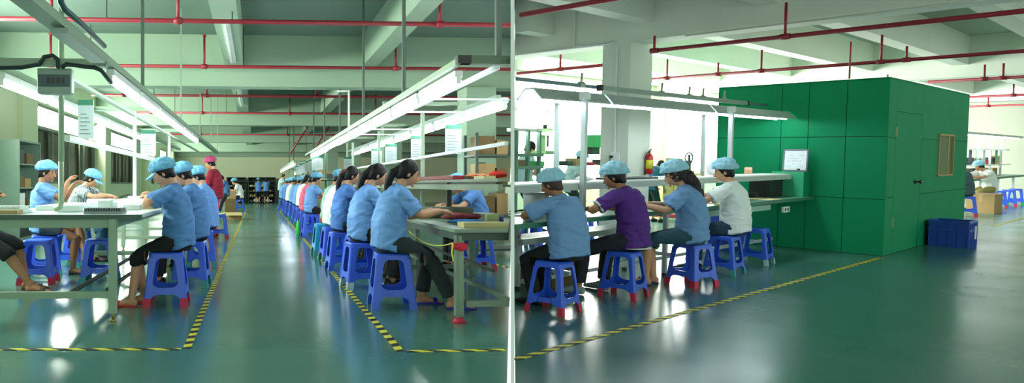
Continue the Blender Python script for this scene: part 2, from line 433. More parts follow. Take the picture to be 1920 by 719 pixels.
    if detail:   # collar
        cm = MB()
        ax = (hb-p3).normalized()
        cm.tube([p3+up3*.0, p3+up3*.045], [.071, .06], 18, cap=False)
        cm.build('collar', st, so, smooth=True)
        if trim:
            tm = MB(); tm.tube([p0-dv(0)*hemz*.75-Vector((.012, 0, 0)), p0-dv(0)*hemz*.68-Vector((.012, 0, 0))], [(.173*L*b, .139*L*b)]*2, 24, hint=(1, 0, 0), cap=False)
            for i, s in enumerate((-1, 1)):
                a, e, w = arms[i]; u = (e-a).normalized(); MB().tube([a+u*.255*sleeve*.94, a+u*.255*sleeve*1.02], [.0695, .0695], 14, cap=False).build('sleeve_trim', trim, so, smooth=True)
            tm.build('hem_trim', trim, so, smooth=True)
    # trousers
    pt = pants or black; mb = MB()
    mb.tube([p0-Vector((.0, 0, .065)), p0, p0+Vector((0, 0, .06))], [(.15*b, .12*b), (.162*b, .13*b), (.15*b, .115*b)], 20, hint=(1, 0, 0), cap=True)
    for i, s in enumerate((-1, 1)):
        h, kn, an = legs[i]; u = (kn-h).normalized(); v = (an-kn).normalized(); Ls = (an-kn).length
        if plen == 'long': pts = [h, h+u*.15, kn-u*.05, kn, kn+v*.1, kn+v*Ls*.88]; rr = [.10, .094, .075, .069, .066, .062]
        elif plen == 'knee': pts = [h, h+u*.15, kn-u*.05, kn+v*.01, kn+v*.05]; rr = [.10, .096, .08, .075, .072]
        else: pts = [h, h+u*.12, h+u*.24]; rr = [.10, .098, .094]
        mb.tube(pts, [r*b for r in rr], 16, cap=False)
        mb.ell(h+u*.02, (.1*b, .095*b, .095*b), 12, 8)
    po = bpy.data.objects.new('trousers' if plen == 'long' else 'shorts', contact(remesh(mb, 'trousers', pt, vox, 3, .005, 10, seed+3), .008)); COL.objects.link(po); po.parent = root
    # footwear
    shm = shoes or black
    for i, s in enumerate((-1, 1)):
        h, kn, an = legs[i]; fd = Vector((1, s*.12, 0)).normalized(); g = Vector((an.x, an.y, footz[i])); mb = MB(); sd = Vector((-fd.y, fd.x, 0))
        if shoe == 'sandal':
            out = []
            for q in range(18):
                a = 2*math.pi*q/18; out.append(g+fd*(.08+.135*math.cos(a))+sd*(.044*math.sin(a)*(1+.12*math.cos(a))))
            mb.prism([(p.x, p.y) for p in out], footz[i]-.0, footz[i]+.018)
            so2 = mb.build('sandal', shm, root, bevel=.004)
            mb = MB(); arc = []
            for q in range(9):
                a = math.pi*q/8; arc.append(g+fd*(.12)+sd*.05*math.cos(a)+Vector((0, 0, .012+.042*math.sin(a))))
            for q in range(8): mb.beam(arc[q], arc[q+1], .006, .04, up=tuple(fd))
            mb.build('strap', shm, so2)
        else:
            mb.tube([g+Vector((0, 0, .04))-fd*.045, g+fd*.02+Vector((0, 0, .05)), g+fd*.09+Vector((0, 0, .038)), g+fd*.16+Vector((0, 0, .028)), g+fd*.205+Vector((0, 0, .022))],
                    [(.036, .038), (.042, .05), (.047, .036), (.048, .026), (.036, .02)], 14, hint=(0, 0, 1))
            mb.build('shoe', shm, root, smooth=True)
    # hair
    P = lambda f, s, u: hc+hr@Vector((f, s, u))
    mb = MB()
    mb.ell(P(-.016, 0, .020), (.094, .084, .110), 22, 16, hr)
    mb.tube([P(-.05, 0, -.02), P(-.062, 0, -.07)], [(.07, .05), (.05, .035)], 14, hint=tuple(hr@Vector((1, 0, 0))))
    for s in (-1, 1): mb.tube([P(.03, s*.066, .04), P(.022, s*.074, -.005)], [.018, .012], 8)
    hw = .002
    if style == 'ponytail':
        mb.ell(P(-.10, 0, -.01), (.035, .035, .035), 10, 8, hr)
        mb.tube([P(-.09, 0, -.0), P(-.135, .01, -.04)+Vector((0, 0, -.01)), P(-.14, .02, -.10)+Vector((-.01, 0, -.05)), P(-.12, .02, -.14)+Vector((-.03, 0, -.12)), P(-.10, .02, -.16)+Vector((-.04, 0, -.17))],
                [.028, .036, .038, .028, .010], 12)
    elif style == 'long':
        mb.tube([P(-.03, 0, 0), P(-.075, 0, -.08), P(-.085, 0, -.15)+Vector((-.01, 0, -.02)), P(-.085, 0, -.19)+Vector((-.02, 0, -.07))], [(.08, .06), (.08, .05), (.075, .04), (.05, .02)], 16, hint=tuple(hr@Vector((1, 0, 0))))
    elif style == 'curly':
        mb.tube([P(-.04, 0, 0), P(-.09, -.01, -.07), P(-.115, -.02, -.13)+Vector((-.01, 0, -.03)), P(-.12, -.02, -.17)+Vector((-.03, 0, -.10)), P(-.12, -.03, -.19)+Vector((-.04, 0, -.15))],
                [(.09, .065), (.095, .065), (.10, .06), (.095, .055), (.06, .035)], 18, hint=tuple(hr@Vector((1, 0, 0)))); hw = .022
    ho = bpy.data.objects.new('hair', remesh(mb, 'hair', hair, vox*.8, 1, hw, 30 if hw > .01 else 14, seed)); COL.objects.link(ho); ho.parent = root
    if cap:
        mb = MB()
        cr = hr@Matrix.Rotation(R(-14), 3, 'Y')
        cd_ = (.130, .114, .104) if cap is MATS.get('pale blue nonwoven cap cloth') else (.126, .110, .092)
        mb.ell(hc+hr@Vector((-.020, 0, .056)), cd_, 56, 30, cr, cap_fn(seed, .062 if cap is MATS.get('pale blue nonwoven cap cloth') else .045))
        co = mb.build('cap', cap, root, smooth=True)
        mb = MB()
        mb.tube([hc+hr@Vector((-.012, 0, .024)), hc+hr@Vector((-.018, 0, .045))], [(.092, .104), (.096, .107)], 26, hint=tuple(hr@Vector((1, 0, 0))), cap=False)
        mb.build('cap_band', cap, co, smooth=True)
        if brim:
            mb = MB(); pts = []
            for q in range(11):
                a = math.pi*(q/10-.5); pts.append((a, .06+.095*math.cos(a), .105*math.sin(a)))
            vs = []
            for a, x, y in pts:
                vs += [P(x*.75, y*.85, .040), P(x+.02, y, .026-.012*abs(math.sin(a)))]
            fs = [(2*i, 2*i+1, 2*i+3, 2*i+2) for i in range(10)]
            n = len(vs); vs2 = vs+[v-hr@Vector((0, 0, .006)) for v in vs]
            fs2 = fs+[tuple(n+i for i in reversed(f)) for f in fs]+[(2*i+1, n+2*i+1, n+2*i+3, 2*i+3) for i in range(10)]+[(2*i+2, n+2*i+2, n+2*i, 2*i) for i in range(10)]+[(0, n, n+1, 1), (21, n+21, n+20, 20)]
            mb.add(vs2, fs2); mb.build('brim', cap, co, smooth=True)
    if detail:
        lip = mat('lips', (168, 92, 86), .5)
        for s in (-1, 1):
            mb = MB(); mb.ell(P(.0775, s*.031, .014), (.009, .0125, .0058), 10, 8, hr); e_ = mb.build('eye', black, root, smooth=True)
            mb = MB(); mb.tube([P(.083, s*.016, .032), P(.081, s*.032, .037), P(.070, s*.048, .031)], [.003, .0035, .002], 6); mb.build('eyebrow', hair, root, smooth=True)
        mb = MB(); mb.ell(P(.094, 0, -.056), (.009, .021, .006), 10, 6, hr); mb.build('lips', lip, root, smooth=True)
    if k != 1.0: root.matrix_world = root.matrix_world @ Matrix.Scale(k, 4)
    return root
# ------------------------------------------------------------------ stool
def stool_proto(nw=1.0, bp=None, tw=.135, bw=.185, zb=.135):
    H, lt = .455, .008
    blueP = bp or MATS['blue plastic']
    root = thing('plastic_stool', 'stool', 'stool')
    def hw(z): return bw+(tw-bw)*z/H
    # seat: rounded square dish with skirt
    mb = MB(); 
    def rs(w, r, n=4):
        out = []
        for cx, cy, a0 in ((w-r, w-r, 0), (-w+r, w-r, 90), (-w+r, -w+r, 180), (w-r, -w+r, 270)):
            for q in range(n+1):
                a = math.radians(a0+90*q/n); out.append((cx+r*math.cos(a), cy+r*math.sin(a)))
        return out
    prof = [(tw+.006, H-.05), (tw+.004, H-.014), (tw-.004, H-.003), (tw-.018, H), (tw-.03, H-.004), (0.02, H-.006)]
    vs = []; fs = []; N = 20
    for w, z in prof:
        for x, y in rs(w, min(.035, w*.9)): vs.append((x, y, z))
    for w, z in ((tw-.002, H-.05),):
        pass
    for i in range(len(prof)-1):
        for j in range(N): fs.append((i*N+j, i*N+(j+1)%N, (i+1)*N+(j+1)%N, (i+1)*N+j))
    b = (len(prof)-1)*N; fs.append(tuple(b+j for j in range(N)))
    # inner skirt
    k0 = len(vs)
    for x, y in rs(tw-.001, .033): vs.append((x, y, H-.05))
    for x, y in rs(tw-.012, .028): vs.append((x, y, H-.018))
    for j in range(N):
        fs.append((j, k0+j, k0+(j+1)%N, (j+1)%N)); fs.append((k0+j, k0+N+j, k0+N+(j+1)%N, k0+(j+1)%N))
    fs.append(tuple(k0+N+j for j in reversed(range(N))))
    mb.add(vs, fs); seat = mb.build('seat', blueP, root)
    def P(side, s, z, inset=0):   # point on a side face: side 0..3, s in -1..1 across, height z
        w = hw(z)-inset; a = side*math.pi/2; x, y = s, -w
        return Vector((x*math.cos(a)-y*math.sin(a), x*math.sin(a)+y*math.cos(a), z))
    zt = H-.045
    for c in range(4):   # corner between side c (right end) and side c+1 (left end)
        mb = MB()
        for side, sg in ((c, 1), ((c+1) % 4, -1)):
            prof = []
            # inner edge offset from the corner, with flares at the apron and the lower band
            for z, wd in ((zt, .118), (zt-.008, .088), (zt-.022, .070), (zt-.045, .062), (.30, .060), (zb+.075, .058), (zb+.055, .062), (zb+.04, .080), (zb+.028*nw, .105), (zb-.028*nw, .105), (zb-.04, .078), (zb-.06, .060), (0.0, .052)):
                prof.append((z, wd*(nw if wd < .09 else 1)))
            n = len(prof); vs = []; fs = []
            for z, wd in prof:
                w = hw(z)
                for inset in (0, lt):
                    vs.append(P(side, sg*(w-.012), z, inset)); vs.append(P(side, sg*(w-wd), z, inset))
            for i in range(n-1):
                a, b2 = i*4, (i+1)*4
                fs += [(a, a+1, b2+1, b2), (a+2, b2+2, b2+3, a+3), (a+1, a+3, b2+3, b2+1)]
            fs += [(0, 2, 3, 1), ((n-1)*4, (n-1)*4+1, (n-1)*4+3, (n-1)*4+2)]
            mb.add(vs, fs)
        # rounded corner strip
        vs = []; fs = []
        for z in (zt, 0):
            w = hw(z); base = c*math.pi/2
            for q in range(5):
                t = q/4*math.pi/2
                for r in (.012, .004):
                    x = w-.012+r*math.sin(t); y = -(w-.012)-r*math.cos(t)
                    vs.append((x*math.cos(base)-y*math.sin(base), x*math.sin(base)+y*math.cos(base), z))
        for q in range(4):
            a = q*2; d = 10
            fs += [(a, a+2, d+a+2, d+a), (a+1, d+a+1, d+a+3, a+3), (d+a, d+a+2, d+a+3, d+a+1)]
        mb.add(vs, fs)
        leg = mb.build('leg', blueP, root)
        # tape wrapped around the tip
        mb = MB(); base = c*math.pi/2; vs = []
        for z in (.075, -.0):
            w = hw(z)+.003; q = .062*nw
            for x, y in ((w, -w), (w, -w+q), (w-.014, -w+q), (w-.014, -w+.014), (w-q, -w+.014), (w-q, -w)):
                vs.append((x*math.cos(base)-y*math.sin(base), x*math.sin(base)+y*math.cos(base), z))
        mb.add(vs, [(i, (i+1) % 6, 6+(i+1) % 6, 6+i) for i in range(6)]+[(0, 5, 4, 3), (0, 3, 2, 1), (6, 7, 8, 9), (6, 9, 10, 11)])
        mb.build('leg_tip', redT, leg)
    for side in range(4):
        mb = MB(); vs = []
        for z in (zb+.028*nw, zb-.028*nw):
            w = hw(z)
            for inset in (0, lt): vs += [P(side, -(w-.10), z, inset), P(side, w-.10, z, inset)]
        mb.add(vs, [(0, 1, 5, 4), (2, 6, 7, 3), (0, 2, 3, 1), (4, 5, 7, 6), (0, 4, 6, 2), (1, 3, 7, 5)])
        mb.build('stretcher', blueP, root)
    return root
STOOL = stool_proto(); STOOL_USED = [False]; STOOL2 = stool_proto(.72, MATS['deep blue plastic'], .125, .18, .12); USED2 = [False]
def stool(room, x, y, rz, label, group=None, color=None, tip=None, k=1.0, z=0, slim=False):
    sw = {}
    if slim:
        base = STOOL2; sw = {'red tape': tip} if tip else {}
        mw = at(room, (x, y, z), rz)
        if not USED2[0] and not sw: USED2[0] = True; STOOL2.matrix_world = mw; STOOL2['label'] = label; return STOOL2
        return dup(STOOL2, mw, label, group, sw)
    if color: sw['blue plastic'] = color
    if tip: sw['red tape'] = tip
    mw = at(room, (x, y, z), rz)
    if k != 1: mw = mw @ Matrix.Scale(k, 4)
    if not STOOL_USED[0] and not sw:
        STOOL_USED[0] = True; STOOL.matrix_world = mw; STOOL['label'] = label
        if group: STOOL['group'] = group
        return STOOL
    c = dup(STOOL, mw, label, group, sw)
    return c
# ================================================================== LEFT HALL (bench aisle)
L = RL
topR0 = mat('distant bench top', (130, 146, 126), .5); grnP = mat('green post paint', (70, 120, 92), .5)
def LP(u, v, z): return PX(L, u, v, 2, z)
# ---- shell
AW, DB, ZS, ZB, ZLB = -4.65, 41.7, 3.67, 2.76, 3.12
fl = floor_mat('teal epoxy floor left', (70, 116, 104), (80, 128, 118), .10, .24)
def lfloor_poly(x0=AW-.3):
    return [(XP(L, -3), -3), (XP(L, DB+.3), DB+.3), (x0, DB+.3), (x0, -3)]
struct('floor', MB().prism(lfloor_poly(), -.06, 0), fl, L)
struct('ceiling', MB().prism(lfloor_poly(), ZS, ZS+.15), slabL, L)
# left wall with windows
WZ0, WZS, WZ1 = 1.05, 2.26, 2.76
wins = [(5.0, 11.6), (15.3, 21.0), (23.3, 27.4), (30.2, 33.0), (35.0, 37.0), (38.2, 40.3)]
mb = MB(); x0, x1 = AW-.25, AW
mb.box((x0, -3, 0), (x1, DB, WZ0)); mb.box((x0, -3, WZ1), (x1, DB, ZS))
y = -3
for a, b in wins: mb.box((x0, y, WZ0), (x1, a, WZ1)); y = b
mb.box((x0, y, WZ0), (x1, DB, WZ1))
struct('wall_left', mb, wallL, L)
mb = MB(); xr_ = XP(L, DB, 0)
mb.box((x0, DB, 0), (xr_, DB+.25, ZS)); struct('wall_back', mb, wallL, L)
daylight = emat('bright daylight sky glass', (235, 248, 235), 7.0)
dglass = mat('dark tinted glass', (48, 42, 34), .15, var=.15)
wfr = mat('grey window frame', (120, 128, 112), .5)
for i, (a, b) in enumerate(wins):
    r = MB(); r.beam((AW-.04, a, WZS), (AW-.04, b, WZS), .08, .07)
    for z in (WZ0+.03, WZ1-.03): r.beam((AW-.04, a, z), (AW-.04, b, z), .08, .06)
    n = max(2, int((b-a)/1.35)); 
    for k in range(n+1):
        y = a+(b-a)*k/n; r.box((AW-.08, y-.035, WZ0), (AW, y+.035, WZS))
    fr = r.build('window_%d' % (i+1), wfr, room=L); fr['kind'] = 'structure'
    MB().box((AW-.14, a, WZS+.03), (AW-.12, b, WZ1)).build('upper_pane', daylight, fr)
    MB().box((AW-.12, a, WZ0), (AW-.10, b, WZS)).build('lower_pane', dglass, fr)
# beams across (trim), longitudinal beams, columns
for d in (12.75, 21.1, 29.5, 37.9):
    pil = (14.25, 15.2) if d < 13 else (d-.12, d+.5)
    xr_ = XP(L, d, 2.8)
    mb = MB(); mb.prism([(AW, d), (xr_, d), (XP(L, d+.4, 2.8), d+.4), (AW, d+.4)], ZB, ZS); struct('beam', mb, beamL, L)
    mb = MB(); mb.box((3.72, d-.15, 0), (4.25, d+.45, ZB)) 
    if d > 12: struct('column', mb, beamL, L)
    mb = MB(); mb.box((AW, pil[0], 0), (AW+(.12 if d < 13 else .3), pil[1], ZB)); struct('column', mb, wallL, L)
struct('beam', MB().box((AW, DB-.45, 2.62), (XP(L, DB-.45, 2.8), DB, ZS)), beamL, L)
# column seen behind the near right bench: a fuller one
for a0, a1 in ((-.56, -.24), (1.86, 2.12)):
    for k, (d0, d1) in enumerate(((3.0, 12.75), (13.15, 21.1), (21.5, 29.5), (29.9, 37.9), (38.3, 41.2))):
        if a0 > 0 and d0 < 6: d0 = 7.0
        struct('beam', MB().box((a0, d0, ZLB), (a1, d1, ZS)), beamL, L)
# batten under the left longitudinal beam
for d0, d1, nm in ((9.2, 12.2, 'on the near ceiling beam'), (15.2, 18.8, 'on the ceiling beam beyond the first cross beam')):
    t = thing('ceiling_batten', 'unlit fluorescent batten fixed '+nm, 'lamp', L, (-.40, d0, ZLB))
    MB().box((-.05, 0, -.05), (.05, d1-d0, 0)).build('housing', white, t)
    MB().cyl((0, .05, -.07), (0, d1-d0-.05, -.07), .016).build('tube', mat('unlit tube', (215, 225, 220), .3), t, True)
# ---- sprinkler pipes
k = 0
dps = [8.75, 12.1, 15.9, 19.9, 24.0, 28.4, 33.0]
side_x = [[-2.45, -.95, 2.25], [-3.4, -.88, 2.35], [-2.9, -1.1, 1.3, 3.4], [-2.9, -1.5, .9, 3.3], [-2.8, .2, 3.3], [-2.2, 1.2], [-2.8, 1]]
for d, zz, sx_ in zip(dps, (3.00, 3.00, 2.98, 3.0, 3.0, 3.0, 3.0), side_x):
    xe = XP(L, d, 3.0, .03); xs = AW if d < 14 else -3.6
    t = thing('sprinkler_pipe', 'dark red sprinkler pipe crossing the ceiling of the aisle hall, %s from the front' % ORD[k], 'pipe', L, (0, d, 0), 0, 'sprinkler pipes over the bench aisle')
    MB().cyl((xs, 0, zz), (xe, 0, zz), .028 if d < 14 else .03).build('pipe', redp, t, True)
    for x in sx_:
        if x > xe-.1: continue
        m = MB(); m.cyl((x, 0, zz-.03), (x, 0, 3.5), .02); m.cyl((x-.05, 0, zz), (x+.05, 0, zz), .042); m.cyl((x, 0, 3.5), (x, 0, 3.53), .035)
        m.build('riser', redp, t, True)
    for x in [v+.65 for v in sx_[:2]]:
        MB().cyl((x, 0, zz-.02), (x, 0, ZS), .008).build('hanger', darks, t)
    k += 1
# rear service pipes seen over the far right
t = thing('sprinkler_pipe', 'slanting red pipe bracing deep in the aisle hall', 'pipe', L, (0, 0, 0))
for (a, d) in ((1.6, 23), (2.3, 23.4)):
    MB().cyl((a-.55, d, 2.0), (a+.1, d, 3.0), .025).build('pipe', redp, t, True)
# ---- workbench on the left side
def wbench_left():
    t = thing('workbench', 'long pale green workbench left of the aisle with white top', 'workbench', L, (0, 0, 0))
    x0, x1, y0, y1, z = -2.12, -.86, 5.42, 13.6, .80
    MB().box((x0, y0, z-.03), (x1, y1, z)).build('tabletop', mat('worn pale laminate', (190, 205, 198), .35, var=.05, vs=5), t, bevel=.008)
    MB().box((x0, y0-.006, z-.036), (x1+.006, y0, z-.001)).build('edge_band', mat('dark green edge', (70, 96, 84), .5), t)
    f = MB()
    for yy in (y0+.02, 9.7, y1-.05): f.beam((x0+.03, yy+.03, z-.065), (x1-.18, yy+.03, z-.065), .05, .07)
    f.beam((x1-.20, y0+.04, z-.065), (x1-.20, y1-.05, z-.065), .045, .06)
    f.beam((x0+.05, y0+.04, z-.065), (x0+.05, y1-.05, z-.065), .045, .06)
    f.build('top_frame', pale, t)
    for yy in (y0+.03, 8.75, 11.3, y1-.06):
        for xx in (x1-.215, x0+.05):
            l = MB().box((xx-.028, yy-.028, .06), (xx+.028, yy+.028, z-.03)).build('leg', pale, t)
            m = MB(); m.cyl((xx, yy, 0), (xx, yy, .018), .03, r2=.022); m.cyl((xx, yy, .015), (xx, yy, .07), .009); m.cyl((xx, yy, .035), (xx, yy, .047), .016, 6)
            m.build('foot', mat('brass', (170, 150, 90), .35, .8), l, True)
        MB().beam((x0+.05, yy, .20), (x1-.215, yy, .20), .04, .05).build('crossbar', pale, t)
    MB().cyl((x1-.35, y0+.5, .17), (x1-.35, y1-.2, .17), .018).build('footrest', darks, t, True)
    MB().cyl((-1.43, y0+.2, .19), (-1.43, y1-.2, .19), .018).build('footrest', darks, t, True)
    return t
wbench_left()
# light frame over the left bench (posts, rails, cross members)
RLf, RLr, ZR = -2.03, -1.13, 1.93
t = thing('lighting_gantry', 'pale steel light frame standing on the left workbench', 'frame', L, (0, 0, 0))
PA = -1.51
pds = [5.66, 9.0, 12.5]
for i, d in enumerate(pds):
    m = MB(); m.tube([(PA-.05, d, .83), (PA-.01, d, .845), (PA, d, .885), (PA, d, 1.2)], .022, 12, cap=False); m.cyl((PA, d, 1.2), (PA, d, 2.45 if i == 0 else ZR), .022)
    m.build('post', white if i else pale, t, True)
    if i: MB().beam((RLf, d, ZR+.03), (RLr, d, ZR+.03), .05, .05).build('cross_member', pale, t)
MB().box((RLf-.4, 5.38, ZR-.035), (RLr+.02, 5.44, ZR+.02)).build('cross_member', pale, t)
MB().beam((RLr-.02, 3.2, ZR+.02), (RLr-.02, 21.0, ZR+.02), .11, .055).build('long_rail', pale, t)
MB().beam((RLf, 4.3, ZR+.02), (RLf, 19.0, ZR+.02), .07, .05).build('long_rail', pale, t)
MB().beam((PA, 5.7, ZR-.05), (PA, 18.5, ZR-.05), .05, .03).build('long_rail', pale, t)
for zz in (1.385,):
    MB().beam((PA+.03, 5.7, zz), (PA+.03, 12.6, zz), .05, .045).build('sign_rail', white, t)
t = thing('conduit', 'dark green cable conduit running along the overhead light rail', 'conduit', L, (0, 0, 0))
m = MB(); q = PX(L, 80, 28, 1, 4.0); m.tube([(RLr+.06, 4.0, 2.6), (RLr+.06, 4.0, 2.02), (RLr+.065, 4.06, 1.995), (RLr+.07, 4.4, 1.995), (RLr+.065, 5.1, 1.99)], .018, 10)
m.build('pipe', mat('dark teal conduit', (44, 84, 82), .4), t, True)
m = MB(); m.box((RLr-.04, 4.15, ZR-.05), (RLr+.06, 5.15, ZR-.018)); m.build('tray', galv, t)
# hanging rods
for i, (a, d, z0, sz) in enumerate(((RLr, 7.2, ZR+.05, .03), (RLr, 10.8, ZR+.05, .022), (RLr, 14.4, ZR+.05, .022), (RLr, 17.8, ZR+.05, .022), (RLr, 20.7, ZR+.05, .022))):
    o = MB().beam((a, d, z0), (a, d, ZS), sz, sz).build('hanging_rod', galv if i else mat('dark green grey steel', (84, 100, 90), .5), room=L)
    tag(o, 'steel rod holding the left light rail from the ceiling, %s along the aisle' % ORD[i], 'rod', 'rods of the left light rail')
# tube lamps
def tube_lamp(room, x, y, z, ln, label, group, near=False, rz=0, first=[None]):
    key = round(ln, 2)
    if first[0] is None: first[0] = {}
    if key not in first[0]:
        t = thing('tube_lamp', label, 'lamp', room, (x, y, z), rz, group)
        MB().box((-.03, 0, 0), (.03, ln, .05)).build('housing', white, t)
        MB().cyl((0, .03, -.03), (0, ln-.03, -.03), .03, 12).build('tube', glow, t, True)
        for yy in (0, ln-.03): MB().box((-.018, yy, -.05), (.018, yy+.03, 0)).build('lamp_holder', white, t)
        first[0][key] = t
        return t
    return dup(first[0][key], at(room, (x, y, z), rz), label, group)
for i in range(6):
    d = 5.62+i*1.36
    if i < 6: tube_lamp(L, RLr+.0, d, ZR-.065, 1.25, 'lit fluorescent tube on the left bench frame, aisle side, %s from the front' % ORD[i], 'aisle side tubes over the left bench')
for i in range(7):
    d = 5.85+(i-1)*1.36
    if i: tube_lamp(L, RLf+.0, d, ZR-.065, 1.25, 'lit fluorescent tube on the left bench frame, window side, %s from the front' % ORD[i-1], 'window side tubes over the left bench')
# power box and cables
t = thing('power_box', 'grey plastic breaker box on the left post with dark cover', 'box', L, (PA+.02, 5.50, 1.69))
MB().box((-.125, -.11, -.0), (.125, -.02, .19)).build('body', mat('light grey plastic', (150, 168, 158), .5), t, bevel=.012)
MB().box((-.115, -.118, .055), (.115, -.108, .14)).build('cover', mat('smoked cover', (50, 74, 74), .25), t, bevel=.004)
for k in range(4): MB().box((-.05+k*.035, -.122, .075), (-.03+k*.035, -.117, .12)).build('switch', darks, t)
cab = mat('dark cable', (24, 44, 44), .45)
m = MB(); yc = 5.35; m.tube([(PA+.06, yc, 1.88), (PA+.055, yc, 1.94), (PA+.02, yc, 1.965), (PA-.04, yc, 1.955), (PA-.075, yc, 1.90), (PA-.2, yc, 1.875), (PA-.4, yc, 1.87), (PA-.62, yc, 1.875), (PA-.58, yc+.05, 1.85), (PA-.50, yc+.1, 1.81), (RLf+.0, yc+.25, 1.80), (RLf, 5.7, 1.86)], .016, 10)
o = m.build('power_cable', cab, room=L, smooth=True); tag(o, 'thick dark cable looping left from the breaker box along the frame', 'cable')
m = MB(); m.tube([(PA+.09, yc, 1.88), (PA+.12, yc, 1.905), (PA+.25, yc, 1.885), (RLr-.06, yc, 1.88), (RLr-.01, yc, 1.86), (RLr+.02, yc+.1, 1.81), (RLr+.02, yc+.21, 1.80)], .016, 10)
o = m.build('power_cable', cab, room=L, smooth=True); tag(o, 'thick dark cable from the breaker box to the aisle side tube', 'cable')
# instruction sheets on the sign rail
sheet = mat('instruction sheet', (196, 212, 210), .6, var=.05, vs=40); grn = mat('green sheet header', (70, 140, 110), .6)
def sign(x, y, z, w, h, label, rz=0):
    t = thing('instruction_sheet', label, 'sign', L, (x, y, z), rz, 'instruction sheets hung over the benches')
    MB().box((-w/2, -.004, 0), (w/2, .004, h)).build('panel', sheet, t)
    MB().box((-w/2, -.006, h*.86), (w/2, -.004, h)).build('header', grn, t)
    m = MB()
    for k in range(6): m.box((-w*.38, -.0055, h*(.12+.1*k)), (w*(.3-.12*(k % 3)), -.0045, h*(.14+.1*k)))
    m.build('text_lines', mat('printed lines', (110, 130, 128), .7), t)
p = PX(L, 161, 275, 0, PA+.06); sign(p.x, p.y, 1.412, .13, .33, 'green headed instruction sheet hung on the left bench rail, nearest the front')
p = PX(L, 278, 295, 0, PA+.06); sign(p.x, p.y, 1.412, .20, .34, 'green headed instruction sheet hung farther along the left bench rail')
# far bench line continuing the right row
t = thing('far_bench_line', 'distant green framed bench line continuing beyond the right row', 'workbench', L, (0, 0, 0))
MB().box((1.5, 16.4, .70), (2.5, 37, .73)).build('tabletop', topR0, t)
for d in (17, 20.4, 22.9, 25.4, 29.9, 32.4, 36.2):
    MB().beam((1.56, d, 0), (1.56, d, .7), .05, .05).build('leg', grnP, t)
    MB().beam((1.62, d, .73), (1.62, d, 1.80), .045, .045).build('post', grnP, t)
MB().beam((1.22, 23.4, 1.80), (1.22, 37, 1.80), .08, .05).build('lamp_rail', pale, t)
MB().beam((1.9, 27, 1.68), (1.9, 37, 1.68), .08, .05).build('lamp_rail', pale, t)
for d in (23.4, 26.4, 29.4, 32.4, 35.4): MB().beam((1.2, d, 1.79), (1.95, d, 1.79), .04, .04).build('cross_member', pale, t)
MB().beam((1.63, 16.4, 1.80), (1.63, 37, 1.80), .05, .04).build('sheet_rail', grnP, t)
MB().beam((1.8, 16.4, 1.15), (1.8, 37, 1.15), .4, .03).build('shelf', grnP, t)
for i in range(14):
    o = MB().box((1.65, 17+i*1.35, 1.166), (1.95, 17.7+i*1.35, 1.166+(.12, .2, .16)[i % 3])).build('parts_box', (darks, card, black, pale)[i % 4], room=L); tag(o, 'box on the shelf of the distant bench line, %s from the front' % ORD[i], 'box', 'boxes on the distant bench line')
# things on the left bench
zt = .801
def put(name, cat, label, m, mb, room=L, group=None, **kw):
    o = mb.build(name, m, room=room, **kw); return tag(o, label, cat, group)
whitebox = mat('white foam', (214, 226, 222), .7)
t = thing('component_tray', 'white slotted component tray at the near left of the bench', 'tray', L, (-1.95, 5.74, zt), 0)
MB().box((-.2, -.12, 0), (.16, .12, .028)).build('tray', whitebox, t, bevel=.004)
m = MB(); 
for k in range(16): m.box((-.19+k*.021, -.11, .028), (-.18+k*.021, .11, .055))
m.build('divider', whitebox, t)
t = thing('component_tray', 'dark toothed component tray near the bench corner', 'tray', L, (-1.14, 5.62, zt), 0)
MB().box((-.17, -.10, 0), (.12, .10, .018)).build('tray', mat('grey tray', (130, 140, 138), .6), t, bevel=.003)
m = MB()
for k in range(15): m.box((-.165+k*.019, -.095, .018), (-.154+k*.019, .095, .042))
m.build('divider', mat('slate teeth', (92, 104, 104), .6), t)
put('foam_block', 'block', 'white foam box on the left bench behind the post', whitebox, MB().box((-1.60, 5.85, zt), (-1.42, 6.0, zt+.055)), bevel=.006)
put('foam_block', 'block', 'small square white box in the middle of the left bench', whitebox, MB().box((-1.33, 6.1, zt), (-1.22, 6.2, zt+.09)), bevel=.005)
put('foam_block', 'block', 'flat white box beside the toothed tray', whitebox, MB().box((-1.17, 6.35, zt), (-1.02, 6.5, zt+.045)), bevel=.005)
put('wooden_board', 'board', 'tan board lying at the front left of the bench', mat('tan board', (170, 150, 100), .7), MB().box((-2.1, 5.46, zt), (-1.78, 5.6, zt+.03)))
put('wooden_board', 'board', 'tan board in front of the foreground woman in blue', mat('tan board', (170, 150, 100), .7), MB().box((-1.2, 6.56, zt), (-.92, 6.98, zt+.025)))
put('foam_tray', 'tray', 'long white tray along the middle of the left bench', whitebox, MB().box((-1.9, 6.3, zt), (-1.66, 7.4, zt+.04)), bevel=.004)
for i, (x, y, w, d_, h) in enumerate(((-1.5, 7.2, .2, .3, .05), (-1.75, 8.2, .25, .3, .06), (-1.35, 8.4, .2, .25, .05), (-1.55, 9.6, .25, .3, .07), (-1.3, 10.5, .2, .3, .06), (-1.6, 11.6, .25, .3, .07))):
    put('parts_box', 'box', 'low pale parts box on the left bench, %s towards the back' % ORD[i], whitebox, MB().box((x-w/2, y-d_/2, zt), (x+w/2, y+d_/2, zt+h)), group='parts boxes on the left bench', bevel=.004)
# microscope-like orange machine deeper on left
t = thing('test_machine', 'orange topped test machine at the far end of the left bench', 'machine', L, (-1.62, 13.2, zt))
MB().box((-.16, -.12, 0), (.16, .12, .10)).build('base', pale, t, bevel=.01)
MB().box((-.05, .02, .10), (.06, .1, .42)).build('column', pale, t)
MB().box((-.16, -.12, .27), (.17, .12, .43)).build('head', mat('orange paint', (232, 96, 44), .4), t, bevel=.015)
